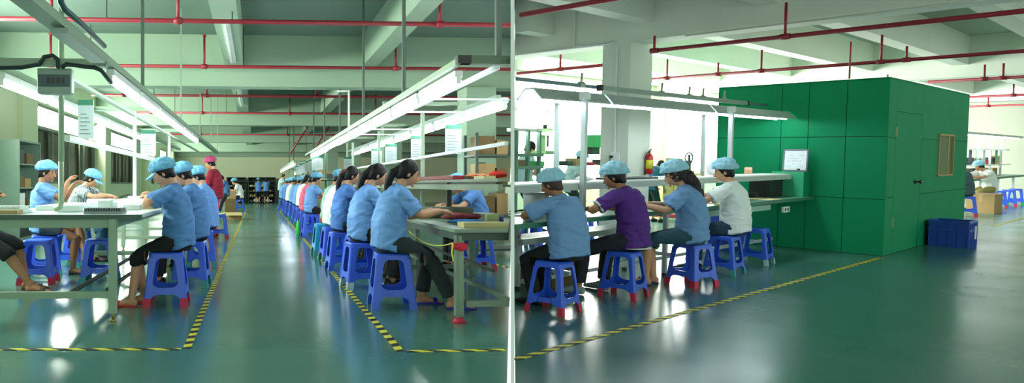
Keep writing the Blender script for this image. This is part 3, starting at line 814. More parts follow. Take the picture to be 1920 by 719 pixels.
# steel cabinet by the wall
t = thing('steel_cabinet', 'grey green steel cabinet with open shelves against the window wall', 'cabinet', L, (-4.62, 12.9-.02, 0))
cb = mat('grey green cabinet steel', (132, 158, 140), .4, var=.04)
m = MB(); W_, D_, H_ = .46, 1.25, 1.82
m.box((0, 0, 0), (W_, .03, H_)); m.box((0, D_-.03, 0), (W_, D_, H_)); m.box((0, .03, 0), (.03, D_-.03, H_)); m.box((.03, .03, H_-.03), (W_, D_-.03, H_)); m.box((.03, .03, 0), (W_, D_-.03, .08))
m.build('body', cb, t)
for z in (.55, .95, 1.38): MB().box((.03, .03, z), (W_-.02, D_-.03, z+.02)).build('shelf', cb, t)
for i, (y, z, w, h, mm) in enumerate(((.1, .97, .3, .22, cardD), (.5, .97, .35, .17, card), (.15, 1.40, .3, .25, darks), (.6, 1.40, .4, .2, cardD), (.1, .57, .4, .3, paper), (.65, .57, .4, .2, cardD), (.15, .08, .8, .3, black))):
    put('binder_box', 'box', 'storage box inside the grey steel cabinet, %s item' % ORD[i], mm, MB().box((-4.62+.06, 12.88+y, z+.001), (-4.62+.40, 12.88+y+w, z+h)), group='boxes in the steel cabinet')
# ---- workbench on the right side of the aisle
def rb_poly(x0, y0, y1, z, x1):
    pts = [(x0, y0), (min(x1, XP(L, y0, z)), y0)]
    if XP(L, y0, z) < x1:
        lo, hi = y0, y1
        for _ in range(40):
            mid = (lo+hi)/2
            if XP(L, mid, z) < x1: lo = mid
            else: hi = mid
        if lo < y1-.01: pts.append((x1, lo))
    pts += [(min(x1, XP(L, y1, z)), y1), (x0, y1)]
    return pts
ZT = .695
t = thing('workbench', 'long workbench right of the aisle with green edged top', 'workbench', L, (0, 0, 0))
topR = mat('worn grey green laminate', (120, 138, 118), .4, var=.08, vs=4)
XA = 1.44
MB().prism(rb_poly(XA, 5.18, 15.5, ZT, 2.40), ZT-.025, ZT).build('tabletop', topR, t)
MB().prism(rb_poly(XA+.03, 5.22, 15.4, ZT, 2.36), ZT-.085, ZT-.025).build('top_frame', mat('dark green steel', (56, 78, 64), .5), t)
alu = mat('green tinted aluminium', (120, 140, 120), .35, metal=.3, var=.05)
for k, yy in enumerate((5.25, 7.62, 10.25, 12.6)):
    for xx in (XA+.05, 2.3 if k else 99):
        if xx > 50: continue
        l = MB(); l.box((xx-.03, yy-.03, .05), (xx+.03, yy+.03, ZT-.05)); l.box((xx-.012, yy-.034, .05), (xx+.012, yy-.03, ZT-.05))
        l = l.build('leg', alu, t)
        m = MB(); m.cyl((xx, yy, 0), (xx, yy, .03), .035, r2=.02); m.cyl((xx, yy, .03), (xx, yy, .06), .018); m.build('foot', galv, l, True)
        if k == 0:
            m = MB(); m.cyl((xx, yy, .0), (xx, yy, .035), .052, r2=.03); m.build('foot_wrap', redT, l, True)
    MB().beam((XA+.1, yy, .14), (min(2.3, XP(L, yy, .1)), yy, .14), .04, .045).build('crossbar', alu, t)
MB().beam((1.86, 5.25, .17), (1.86, 12.6, .17), .03, .03).build('crossbar', alu, t)
MB().beam((2.2, 6.6, .22), (2.2, 14, .22), .03, .03).build('footrest', darks, t)
# red ribbon and yellow string on the near leg
RIB = MB()
for lo, hi in (((1.443, 5.198, .545), (1.457, 5.297, .59)), ((1.523, 5.198, .545), (1.537, 5.297, .59)), ((1.457, 5.198, .545), (1.523, 5.212, .59)), ((1.457, 5.283, .545), (1.523, 5.297, .59))): RIB.box(lo, hi)
RIB.ell((1.49, 5.188, .565), (.04, .022, .032), 18, 12, fn=lambda q, p: p*(1+.2*noise.noise(q*3)) if q.y < 0 else p*.6)
put('red_ribbon', 'ribbon', 'red cloth tied round the near right bench leg under the top', mat('red cloth', (205, 30, 60), .7), RIB, smooth=True)
m = MB(); a_, b_ = Vector((1.30, 6.1, .62)), Vector((XA-.012, 5.185, ZT-.10)); pts = []
for q in range(13):
    s_ = q/12; p_ = a_.lerp(b_, s_); pts.append(p_-Vector((0, 0, .10*4*s_*(1-s_)*.6)))
m.tube(pts, .004, 6); pts = [b_, b_+Vector((-.01, -.01, -.07)), b_+Vector((.0, -.01, -.13))]; m.tube(pts, .006, 6)
put('yellow_string', 'string', 'yellow string sagging from the red ribbon along the bench edge', mat('yellow string', (205, 205, 80), .7), m, smooth=True)
# upper shelf over the right bench
t = thing('upper_shelf', 'grey shelf above the right bench with dark front rail', 'shelf', L, (0, 0, 0))
XS = 1.84
MB().prism(rb_poly(XS, 5.42, 13.5, 1.06, 2.16), 1.045, 1.07).build('board', mat('grey shelf board', (150, 160, 136), .5), t)
m = MB(); m.beam((XS-.02, 5.3, 1.0), (XS-.02, 13.4, 1.0), .035, .05); m.build('front_rail', mat('pale green rail', (140, 158, 130), .4), t)
m = MB(); m.beam((XS+.04, 5.5, 1.025), (XS+.04, 13.4, 1.025), .05, .03); m.build('channel', darks, t)
for yy in (6.9, 9.6, 12.4): MB().beam((XS+.02, yy, ZT), (XS+.02, yy, 1.045), .045, .045).build('support', darks, t)
# light frame R
t = thing('lighting_gantry', 'steel light frame over the right workbench carrying two tube rows', 'frame', L, (0, 0, 0))
RX1, RX2, ZRR = 1.52, 2.32, 1.93
MB().beam((RX1-.03, 5.2, ZRR), (RX1-.03, 22, ZRR), .05, .045).build('long_rail', pale, t)
MB().beam((RX1-.04, 5.17, ZRR), (XP(L, 5.17, 1.9), 5.17, ZRR), .07, .06).build('cross_member', mat('dark green rail', (74, 98, 76), .45), t)
MB().box((RX1-.07, 5.13, ZRR-.03), (RX1+.03, 5.2, ZRR+.03)).build('end_cap', black, t)
PXR = 1.94
for d in (8.35, 11.4, 14.5):
    m = MB(); m.beam((PXR, d, 1.072), (PXR, d, ZRR-.05), .04, .04); m.build('post', pale, t)
    MB().beam((PXR, d, ZT+.002), (PXR, d, 1.008), .04, .04).build('lower_post', pale, t)
    MB().beam((RX1-.05, d, ZRR+.045), (RX2+.05, d, ZRR+.045), .05, .04).build('cross_member', pale, t)
for d in (6.2, 7.3, 9.6, 10.6):
    xe = min(RX2-.06, XP(L, d, 1.85))
    MB().beam((RX1-.02, d, 1.768), (xe, d, 1.768), .025, .018).build('cross_member', white, t)
MB().beam((RX2-.02, 6.75, 1.86), (RX2-.02, 18, 1.86), .05, .04).build('long_rail', pale, t)
MB().beam((XS+.08, 5.45, 1.34), (XS+.08, 14.5, 1.34), .03, .03).build('sign_rail', white, t)
MB().beam((1.80, 5.3, 1.905), (1.80, 16, 1.905), .035, .035).build('long_rail', white, t)
for i in range(11):
    tube_lamp(L, RX1+.02, 5.42+i*1.36, ZRR-.085, 1.25, 'lit fluorescent tube on the right bench frame, aisle side, %s from the front' % ORD[i], 'aisle side tubes over the right bench')
for i in range(8):
    tube_lamp(L, RX2, 6.62+i*1.36, 1.79, 1.25, 'lit fluorescent tube on the right bench frame, outer row, %s from the front' % ORD[i], 'outer tubes over the right bench')
for i in range(9):
    tube_lamp(L, 1.22, 23.5+i*1.5, 1.72, 1.25, 'lit fluorescent tube of the far bench line beyond the right row, %s away' % ORD[i], 'tubes of the far bench line')
for i in range(3):
    tube_lamp(L, 1.9, 28+i*3.5, 1.6, 1.25, 'small distant lit tube behind the far bench line, %s away' % ORD[i], 'tubes behind the far bench line')
for i, (a, d, s_) in enumerate(((1.50, 7.3, .035), (1.50, 10.1, .032), (1.50, 13.0, .03), (1.50, 16.0, .03), (1.50, 19.0, .03), (1.5, 22, .03), (1.78, 5.23, .04), (1.3, 25.5, .03), (1.3, 29, .03))):
    o = MB().beam((a, d, ZRR+.03 if d < 23 else 1.8), (a, d, ZS if d > 6 else ZS), s_, s_).build('hanging_rod', mat('dark green grey steel', (84, 100, 90), .5), room=L)
    tag(o, 'steel rod holding the right light rail from the ceiling, %s in the row' % ORD[i], 'rod', 'rods of the right light rail')
t = thing('conduit', 'thin white conduit dropping from the cross beam beyond the aisle', 'conduit', L, (0, 0, 0))
p = PX(L, 655, 170, 1, 12.6); m = MB(); m.tube([(p.x-.2, 12.7, p.z), (p.x, 12.65, p.z), (p.x, 12.65, p.z-.05), (p.x, 12.65, 1.96)], .018, 8); m.build('pipe', white, t, True)
for i, u_ in enumerate((850, 783, 733, 706, 652)):
    x_ = 2.28; p = PX(L, u_, 262, 0, x_)
    sign(x_, p.y, 1.38, (.19, .19, .2, .2, .2)[i], .34, 'green headed instruction sheet under the outer tube row, %s from the front' % ORD[i])
for i in range(7):
    u_ = (598, 592, 585, 578, 572, 566, 560)[i]; p = PX(L, u_, 308, 0, 1.62)
    sign(1.62, p.y, 1.42, .22, .35, 'small pale sheet hung over the far bench line, %s away' % ORD[i])
# items on right bench
tanM = mat('tan board', (170, 150, 100), .7)
p = LP(868, 416, ZT)
put('wooden_board', 'board', 'pale tan board at the near corner of the right bench', mat('pale board', (190, 180, 130), .7), MB().box((1.55, 5.32, ZT+.001), (min(1.95, XP(L, 5.32, .7)-.0), 5.5, ZT+.04)))
put('blue_cloth', 'cloth', 'bright blue cloth folded on the right bench behind the tan board', mat('bright blue cloth', (30, 120, 190), .8), MB().ell((1.72, 5.85, ZT+.022), (.15, .10, .02), 18, 8, fn=lambda q, p: p*(1+.25*noise.noise(q*3))), smooth=True)
put('red_cloth', 'cloth', 'dark red cloth lying on the right bench beside the blue cloth', mat('dark red cloth', (120, 32, 40), .8), MB().ell((1.80, 6.25, ZT+.045), (.17, .15, .034), 18, 8, fn=lambda q, p: p*(1+.3*noise.noise(q*3+Vector((3,0,0))))), smooth=True)
put('rolled_mat', 'roll', 'grey rolled mat lying across the right bench', mat('grey green mat', (96, 104, 84), .8), MB().cyl((1.46, 6.9, ZT+.06), (2.05, 6.75, ZT+.06), .055, 20), smooth=True)
put('cream_box', 'box', 'small cream box on the right bench beside the dividing panel', mat('cream plastic', (178, 190, 130), .6), MB().box((1.90, 5.85, ZT+.001), (2.0, 5.93, ZT+.08)), bevel=.004)
put('blue_cup', 'cup', 'small dark blue cup at the back of the right bench', mat('navy plastic', (30, 50, 130), .5), MB().cyl((2.10, 6.15, ZT+.001), (2.10, 6.15, ZT+.05), .04, 16), smooth=True)
put('grey_tray', 'tray', 'flat grey tray on the right bench under the shelf', mat('grey plastic', (120, 130, 118), .6), MB().box((2.1, 6.6, ZT+.001), (2.3, 7.1, ZT+.05)))
# items on the shelf
put('red_tray', 'tray', 'red plastic tray on the shelf above the right bench', mat('crimson plastic', (150, 26, 48), .45), MB().box((XS+.02, 6.75, 1.071), (XS+.3, 8.28, 1.11)), bevel=.006)
put('parts_heap', 'parts', 'orange and white small parts spread on the shelf board', mat('orange bits', (230, 120, 70), .7, var=.3, vs=60), MB().ell((XS+.14, 6.35, 1.10), (.09, .16, .02), 20, 10, fn=lambda q, p: p*(1+.5*noise.noise(q*5))), smooth=False, )
put('cream_strip', 'board', 'pale cream strip lying on the shelf above the right bench', mat('cream strip', (220, 210, 160), .6), MB().box((XS+.03, 5.85, 1.071), (XS+.13, 6.12, 1.095)))
put('red_cloth', 'cloth', 'bright red cloth heap at the near end of the shelf', mat('bright red cloth', (214, 52, 40), .8), MB().ell((2.02, 5.95, 1.108), (.07, .06, .028), 16, 10, fn=lambda q, p: p*(1+.4*noise.noise(q*3))), smooth=True)
put('parts_box', 'box', 'dark green tool case lying on the shelf', darks, MB().box((XS+.12, 6.61, 1.071), (XS+.24, 6.73, 1.10)))
# storage racks behind the right bench (deeper, beside the panel)
t = thing('storage_rack', 'dark steel storage rack with boxes behind the right bench', 'rack', L, (0, 0, 0))
rx0, rx1, ry = 3.05, 3.75, 9.9
rk = mat('dark green rack', (64, 84, 66), .5)
rx1c = XP(L, ry, 1)-.02
for z in (.12, .60, 1.02, 1.45): MB().prism([(rx0, ry), (XP(L, ry, z), ry), (XP(L, ry+.6, z), ry+.6), (rx0, ry+.6)], z-.03, z).build('shelf', rk, t)
for x, y in ((rx0, ry), (rx0, ry+.56)): MB().box((x, y, 0), (x+.04, y+.04, 1.75)).build('post', rk, t)
bi = 0
for z, hs in ((.60, (.26, .30)), (1.02, (.30, .24)), (1.45, (.26, .2)), ):
    for k, h in enumerate(hs):
        xa = rx0+.06+k*.26; xb = min(xa+.23, XP(L, ry, z)-.02)
        if xb > xa+.05:
            put('storage_box', 'box', 'storage carton on the dark rack by the dividing panel, %s of eight' % ORD[bi], (cardD, mat('grey crate plastic', (108, 122, 110), .6), card, black)[(bi+k) % 4], MB().box((xa, ry+.05, z+.001), (xb, ry+.45, z+h)), group='cartons on the dark rack'); bi += 1
# fire extinguisher on the first right column
def extinguisher(room, loc, rz, label, k=1):
    t = thing('fire_extinguisher', label, 'fire extinguisher', room, loc, rz); t.matrix_world = t.matrix_world @ Matrix.Scale(.72, 4)
    rd = mat('extinguisher red', (190, 24, 40), .3)
    MB().tube([(0, 0, .046), (0, 0, .36), (0, 0, .40), (0, 0, .43)], [.075, .075, .055, .025], 20).build('cylinder', rd, t, True)
    MB().cyl((0, 0, .12), (0, 0, .30), .0765, 20).build('label_wrap', mat('yellow label', (225, 210, 60), .5), t, True)
    m = MB()
    for k_ in range(4): m.cbox((0, -.0775, .16+.035*k_), (.06, .002, .010))
    m.build('text_lines', black, t)
    m = MB(); m.cyl((0, 0, .43), (0, 0, .47), .02, 12); m.cbox((.03, 0, .50), (.12, .02, .014), ry=-.35); m.cbox((.03, 0, .475), (.11, .02, .012)); m.build('valve_handle', black, t)
    m = MB(); m.tube([(-.02, 0, .46), (-.10, 0, .44), (-.14, 0, .34), (-.16, 0, .20), (-.17, -.01, .06)], .011, 8); m.cyl((-.17, -.01, .08), (-.175, -.01, .0), .018, 10); m.build('hose', black, t, True)
    return t
extinguisher(L, (3.86, 12.50, .62), 0, 'red fire extinguisher with yellow label hung on the column behind the bench')
# electric socket plate on that column
t = thing('switch_plate', 'dark framed switch plate on the column above the extinguisher', 'switch', L, (3.98, 12.59, 1.25)); MB().box((-.1, -.012, 0), (.08, 0, .17)).build('plate', darks, t); MB().box((-.07, -.02, .03), (.05, -.012, .13)).build('switch', paper, t)
# far shelving at the back wall
for q, (xa, xb, lb) in enumerate(((-1.72, -.62, 'left'), (-.52, 1.05, 'right'))):
    t = thing('shelving_unit', 'dark green open shelving full of parts at the back wall, %s unit' % lb, 'shelving', L, (0, DB-1.0, 0))
    H_ = 1.45
    m = MB(); m.box((xa, 0, 0), (xa+.06, .6, H_)); m.box((xb-.06, 0, 0), (xb, .6, H_)); m.box((xa, .56, 0), (xb, .6, H_)); m.box((xa, 0, H_-.04), (xb, .6, H_)); m.build('carcass', mat('very dark green', (24, 36, 28), .6), t)
    for z in (.05, .33, .62, .90, 1.18): MB().box((xa+.06, 0, z), (xb-.06, .56, z+.03)).build('shelf', mat('dark green shelf', (40, 66, 52), .6), t)
    for z in (.08, .36, .65, .93):
        x = xa+.1
        while x < xb-.22:
            w = random.uniform(.08, .2); h = random.uniform(.05, .16)
            if random.random() < .8: put('parts_bin', 'bin', 'small parts bin on the back wall shelving', (card, paper, tanM, darks)[random.randrange(4)], MB().box((x, DB-.95, z+.001), (x+w, DB-.6, z+h)), group='small bins on the back wall shelving')
            x += w+.04
# cardboard boxes on the floor in the aisle
def carton(room, x, y, w, d_, h, label, rz=0, op=False, m_=None, z=0, group=None):
    t = thing('cardboard_box', label, 'box', room, (x, y, z), rz, group)
    m_ = m_ or card; m = MB()
    if op:
        m.box((-w/2, -d_/2, 0), (w/2, d_/2, .006)); m.box((-w/2, -d_/2, 0), (-w/2+.006, d_/2, h)); m.box((w/2-.006, -d_/2, 0), (w/2, d_/2, h)); m.box((-w/2, -d_/2, 0), (w/2, -d_/2+.006, h)); m.box((-w/2, d_/2-.006, 0), (w/2, d_/2, h))
        m.build('carton', m_, t)
        for sx, sy in ((1, 0), (-1, 0), (0, 1), (0, -1)):
            mm = MB(); fx, fy = (w/2, d_/2)
            if sx: mm.cbox((sx*(fx+d_*.16), 0, h-.02), (d_*.38, d_*.96, .006), ry=.25*sx)
            else: mm.cbox((0, sy*(fy+d_*.16), h-.03), (w*.96, d_*.38, .006), rx=-.35*sy)
            mm.build('flap', mat('pale carton flap', (205, 190, 130), .85), t)
    else:
        m.box((-w/2, -d_/2, 0), (w/2, d_/2, h)).build('carton', m_, t)
        MB().box((-w/2-.001, -.03, h*.6), (w/2+.001, .03, h+.001)).build('packing_tape', mat('packing tape', (190, 165, 115), .4), t)
    return t
p = LP(437, 412, 0); carton(L, p.x, p.y, .48, .55, .2, 'open cardboard box with spread flaps on the aisle floor', .1, True)
p = LP(428, 400, 0); carton(L, p.x+.05, p.y+1.0, .40, .45, .5, 'tall closed cardboard box behind the open one', m_=cardD)
carton(L, p.x+.08, p.y+1.0, .3, .36, .28, 'cardboard box stacked on the tall closed one', .1, z=.501)
p = LP(458, 398, 0)
# floor tapes
tm = tape_mat('yellow and black hazard stripe', .55)
tm2 = tape_mat('yellow and black slanted stripe', 1.5)
def tape(room, a, b, w, label, m_=tm):
    a, b = Vector(a), Vector(b); d = b-a; Ln = d.length; rz = math.atan2(d.y, d.x)
    o = MB().box((0, -w/2, .0005), (Ln, w/2, .003)).build('floor_tape', m_); o.matrix_world = at(room, (a.x, a.y, 0), rz); return tag(o, label, 'tape')
c0 = LP(350, 655, 0); tape(L, (c0.x-.0, c0.y), (c0.x, 30), .05, 'yellow and black tape line along the left side of the aisle', tm)
c1 = LP(0, 645, 0); tape(L, (-2.4, c0.y+.09), (c0.x-.035, c0.y-.01), .05, 'yellow and black tape crossing in front of the left bench', tm2)
c2 = LP(751, 660, 0); tape(L, (c2.x, c2.y), (c2.x, 30), .052, 'yellow and black tape line along the right side of the aisle', tm)
tape(L, (c2.x+.035, c2.y), (XP(L, c2.y, 0, .05), c2.y), .05, 'yellow and black tape crossing in front of the right bench', tm2)
tape(L, (3.0, 9.6), (XP(L, 8.7, 0, .05), 8.7), .06, 'short faint tape line under the right bench deep in shadow', tm2)
# ---- stools and people, left hall
KK = dict(k=.925, neck_fwd=-12)
def stl(u, v, label, rz=0, group=None, color=None, tip=None, k=1, dy=.19, **kw):
    p = LP(u, v, 0); return stool(L, p.x, p.y+dy*k, rz, label, group, color, tip, k), p
GS = 'stools along the left bench'; GR = 'stools along the right bench'
s1, q1 = stl(308, 578, 'blue stool with pink taped feet under the foreground woman in blue', .03)
s2, q2 = stl(356, 541, 'blue stool with teal taped feet, second along the left bench', -.05, tip='teal tape')
s3, q3 = stl(376, 503, 'blue stool with teal taped feet, third along the left bench', .05, tip='teal tape')
s4, q4 = stl(409, 449, 'blue stool with red feet beside the standing man in red', 0)
s5, q5 = stl(181, 534, 'empty blue stool pushed under the left bench near its end leg', .04, tip='teal tape')
q6 = LP(33, 548, 0); s6 = stool(L, q6.x-.44, q6.y+.05, .0, 'blue stool under the person cut off by the left picture edge')
stl(62, 536, 'empty blue stool beyond the bare calves at the left picture edge', .1)
s7, q7 = stl(74, 520, 'blue stool under the cross legged woman in light blue', .3, tip='teal tape', color=None)
s8, q8 = stl(140, 492, 'blue stool under the man in the plaid shirt', .05, tip='teal tape')
s9, q9 = stl(118, 505, 'spare light blue stool behind the cross legged woman', .05, tip='teal tape')
# right row
r1, w1 = stl(742, 583, 'blue stool under the nearest ponytailed woman of the right row', -.04, tip='blue plastic')
r2, w2 = stl(683, 545, 'blue stool with one white foot, second in the right row', .1, tip='clear tape')
r3, w3 = stl(644, 510, 'blue stool third in the right row', .05, tip='blue plastic')
r4, w4 = stl(611, 480, 'bright teal stool in the right row', .05, color='teal plastic', tip='teal tape')
r4b, w4b = stl(628, 492, 'blue stool pressed against the bright teal stool', .08, tip='teal tape')
r5, w5 = stl(584, 447, 'blue stool under the capped woman before the pink jacket', .05, tip='blue plastic')
r6, w6 = stl(575, 437, 'blue stool under the person in the pink jacket', .05, tip='blue plastic')
farst = []
for i, (u, v) in enumerate(((566, 424), (559, 418), (551, 411), (544, 406), (538, 401), (530, 396))):
    s_, w_ = stl(u, v, 'blue stool far down the right row, %s beyond the pink jacket' % ORD[i], .05, 'far stools of the right row', tip='blue plastic' if i % 2 else 'green plastic'); farst.append(w_)
s10, q10 = stl(450, 396, 'blue stool under the seated worker in white by the back shelving', 0, tip='blue plastic')
p = LP(559, 445, 0)
t = thing('water_bottle', 'green plastic bottle standing on the floor beside the tape', 'bottle', L, (p.x, p.y, 0))
MB().tube([(0, 0, .03), (0, 0, .22), (0, 0, .27), (0, 0, .32)], [.045, .045, .03, .016], 14).build('body', mat('green bottle plastic', (40, 190, 80), .3), t, True); MB().cyl((0, 0, .325), (0, 0, .35), .018, 10).build('cap', mat('bottle cap', (30, 110, 60), .4), t)
PI = math.pi
darkT = mat('charcoal trousers', (34, 46, 48), .85, bump=.3, bs=14); blackT = mat('black trousers', (18, 20, 24), .85); denim = mat('blue denim', (52, 92, 120), .85, bump=.2, bs=20)
redS = mat('maroon shirt', (142, 24, 48), .85, bump=.3, bs=14); pinkS = mat('pink jacket', (236, 108, 140), .85, bump=.3, bs=14); whiteS = mat('white shirt', (238, 242, 240), .85, bump=.3, bs=14)
plaid = check_mat('plaid shirt cloth', (205, 215, 212), (62, 78, 96), 30); yelS = mat('blue and yellow shirt', (150, 190, 180), .85)
bluesand = mat('violet blue sandal rubber', (46, 44, 170), .45); redsand = mat('red sandal rubber', (196, 40, 40), .45)
# P4 foreground woman facing left (-a)
person(L, 'person in mid blue short sleeved shirt and blue cap working at the left bench corner', (q1.x+.10, q1.y+.19), PI+.0, **KK, lean=8, head_dn=30, hands=((.25, -.07, .94), (.25, .07, .92)), feet=((.38, .12), (.30, -.06)),
       shirt=shirtD, pants=blackT, plen='knee', shoe='sandal', shoes=redsand, cap=capB, brim=True, tab=(-1, 0, .854, .80, .70), vox=.0095, sleeve=.78, style='short', sk=skin, loose=1.05, seed=3.1)
person(L, 'person in mid blue shirt and cap, second along the left bench', (q2.x+.05, q2.y+.19), PI, **KK, lean=9, head_dn=30, feet=((.38, -.09), (.38, .09)), shirt=shirtD, pants=blackT, cap=capB, brim=True, tab=(-1, 0, .854, .80, .70), vox=.012, loose=1.05, seed=8.2, detail=True, sleeve=.78)
person(L, 'person in light blue shirt and cap, third along the left bench', (q3.x+.07, q3.y+.22), PI-.1, **KK, lean=8, head_dn=26, feet=((.40, -.07), (.40, .07)), shirt=shirtB, pants=blackT, cap=capB, tab=(-1, 0, .854, .80, .70), vox=.013, loose=1.1, seed=5.2, detail=True, sleeve=.78)
# P7 standing red
p = LP(402, 447, 0)
person(L, 'person standing in maroon shirt and pink cap holding work at chest height', (p.x, p.y+.35), PI-.25, stand=True, lean=4, head_dn=22, head_turn=18, hands=((.30, -.12, 1.05), (.30, .12, 1.05)), feet=((.02, -.1), (.04, .1)), shirt=redS, pants=pinkS, cap=capP, vox=.014, k=.97, sleeve=.98, detail=False, male=True, shoes=redsand, loose=1.1)
put('circuit_part', 'part', 'dark strip part held up in the foreground woman\'s hands', darks, MB().cbox((q1.x+.10-.452, q1.y+.19, .925), (.09, .10, .012), ry=-.3))
# P2
person(L, 'person in light blue shirt and blue cap sitting cross legged behind the left post', (q7.x-.03, q7.y+.19), .1, k=.95, neck_fwd=-12, lean=2, head_dn=14, head_turn=-10, hands=((.30, -.10, 1.06), (.34, .06, 1.02)), feet=((.34, .0), (.50, -.12)), footz=(.0, .16), shirt=shirtB, pants=mat('dark shorts cloth', (40, 60, 70), .8), plen='short', shoe='sandal', shoes=mat('black sandal', (24, 26, 24), .5), cap=capB, tab=(1, 0, -2.12, .80, .70), vox=.0105, sk=skinD, seed=11, elb=.2)
# P3
person(L, 'person in black and white plaid shirt and blue cap beyond the left bench', (q8.x-.02, q8.y+.19), -.05, k=.93, neck_fwd=-8, lean=15, head_dn=34, hands=((.42, -.12, .88), (.44, .1, .87)), shirt=plaid, pants=denim, shoe='shoe', cap=capB, brim=True, tab=(1, 0, -2.12, .80, .70), vox=.011, male=True, seed=13)
# P1
person(L, 'person cut off by the left picture edge with bare calves and dark sandals', (q6.x-.46, q6.y+.05), 0, lean=-2, head_dn=12, hands=((.20, -.1, .92), (.2, .1, .90)), feet=((.60, -.10), (.50, .10)), shirt=shirtD, pants=blackT, plen='knee', shoe='sandal', shoes=mat('brown sandal', (60, 44, 36), .5), tab=(1, 0, -2.12, .80, .70), vox=.0115, sk=skinD, seed=15)
# P8, P9
p = LP(424, 405, 0); person(L, 'person in mid blue shirt bending behind the cardboard boxes', (p.x, p.y+.3), PI, stand=True, lean=12, head_dn=30, shirt=shirtD, pants=darkT, vox=.02, detail=False, k=.85)
person(L, 'person in white shirt and blue cap seated in front of the back shelving', (q10.x, q10.y+.19), PI, lean=16, head_dn=26, shirt=whiteS, pants=blackT, cap=capB, vox=.02, detail=False, hands=((.4, -.1, .85), (.4, .1, .8)))
p = LP(485, 383, 0); person(L, 'person in blue shirt and cap standing at the back shelving, left of a pair', (p.x, p.y), PI/2+.2, stand=True, lean=6, head_dn=20, shirt=shirtD, pants=blackT, plen='knee', cap=capB, vox=.022, detail=False, k=.86)
p = LP(499, 383, 0); person(L, 'person with long black hair standing at the back shelving, right of a pair', (p.x, p.y), PI/2-.1, stand=True, lean=6, head_dn=20, shirt=shirtD, pants=blackT, plen='knee', style='long', vox=.022, detail=False, k=.88)
p = LP(526, 386, 0); person(L, 'bareheaded person in pale shirt standing at the far end of the right row', (p.x, p.y), -.2, stand=True, lean=8, head_dn=24, shirt=mat('pale blue shirt', (176, 204, 206), .85), pants=darkT, vox=.02, detail=False, k=.97)
# right row, facing right (+a)
HR = ((.44, -.12, .78), (.44, .10, .78))
person(L, 'person with black ponytail in light blue shirt, nearest of the right row', (w1.x-.02, w1.y+.20), -.03, **KK, lean=12, head_dn=26, hands=((.42, -.06, .80), (.38, .12, .80)), feet=((.50, -.14), (.30, .12)), shirt=shirtB, pants=darkT, shoe='sandal', shoes=bluesand, style='ponytail', tab=(1, 0, XA, ZT, ZT-.085), vox=.0095, seed=21, sleeve=.8, loose=1.08, head_turn=0, bulk=1.04)
person(L, 'person with black hair tied back in light blue shirt, second of the right row', (w2.x+.0, w2.y+.20), .0, **KK, lean=12, head_dn=26, hands=HR, shirt=shirtB, pants=blackT, style='ponytail', tab=(1, 0, XA, ZT, ZT-.085), vox=.0105, seed=22, sleeve=.8, loose=1.06, bulk=1.03)
person(L, 'person with hair tied low in mid blue shirt, third of the right row', (w3.x+.0, w3.y+.20), .05, **KK, lean=9, head_dn=20, hands=HR, shirt=mat('strong blue shirt', (78, 124, 196), .85, bump=.3, bs=14), pants=blackT, style='ponytail', tab=(1, 0, XA, ZT, ZT-.085), vox=.0115, seed=23, sleeve=.8, loose=1.0)
person(L, 'person with reddish hair in a loose white shirt in the right row', (w4b.x+.0, w4b.y+.20), .0, **KK, lean=12, head_dn=24, hands=HR, shirt=whiteS, pants=denim, style='short', hair=hairR, tab=(1, 0, XA, ZT, ZT-.085), vox=.013, seed=24, sleeve=.8, loose=1.12)
person(L, 'person in pale blue and yellow clothes with blue cap behind the white shirt', (w4.x+.10, w4.y+.55), .0, **KK, lean=12, head_dn=24, hands=HR, shirt=yelS, pants=mat('yellow trousers', (190, 200, 90), .8), cap=capB, tab=(1, 0, XA, ZT, ZT-.085), vox=.015, seed=25, detail=False)
person(L, 'person in light blue shirt and blue cap in front of the pink jacket', (w5.x+.0, w5.y+.20), .1, **KK, lean=8, head_dn=18, hands=HR, shirt=shirtB, pants=blackT, cap=capB, tab=(1, 0, XA, ZT, ZT-.085), vox=.014, seed=26, detail=False)
person(L, 'person in a bright pink jacket in the right row', (w6.x-.02, w6.y+.22), .0, **KK, lean=12, head_dn=26, hands=HR, shirt=pinkS, pants=pinkS, cap=None, tab=(1, 0, XA, ZT, ZT-.085), vox=.015, seed=27, detail=False, sleeve=.98)
fs = [(whiteS, None, 'long'), (shirtB, capB, 'short'), (shirtB, capB, 'short'), (whiteS, capB, 'short'), (shirtD, capB, 'short'), (shirtB, capB, 'short')]
ft = ['in white with long hair', 'in light blue with a raised blue cap', 'in light blue with a blue cap bent low', 'in white with a blue cap', 'in mid blue with a blue cap', 'in light blue at the very end']
for i, w_ in enumerate(farst):
    person(L, 'person %s seated far down the right row' % ft[i], (w_.x, w_.y+.2), .05, lean=9+3*(i % 3), head_dn=22+6*(i % 2), hands=HR, shirt=fs[i][0], pants=blackT, cap=fs[i][1], style=fs[i][2], tab=(1, 0, 1.5, .73, .70), vox=.02, detail=False, k=.97, seed=30+i)
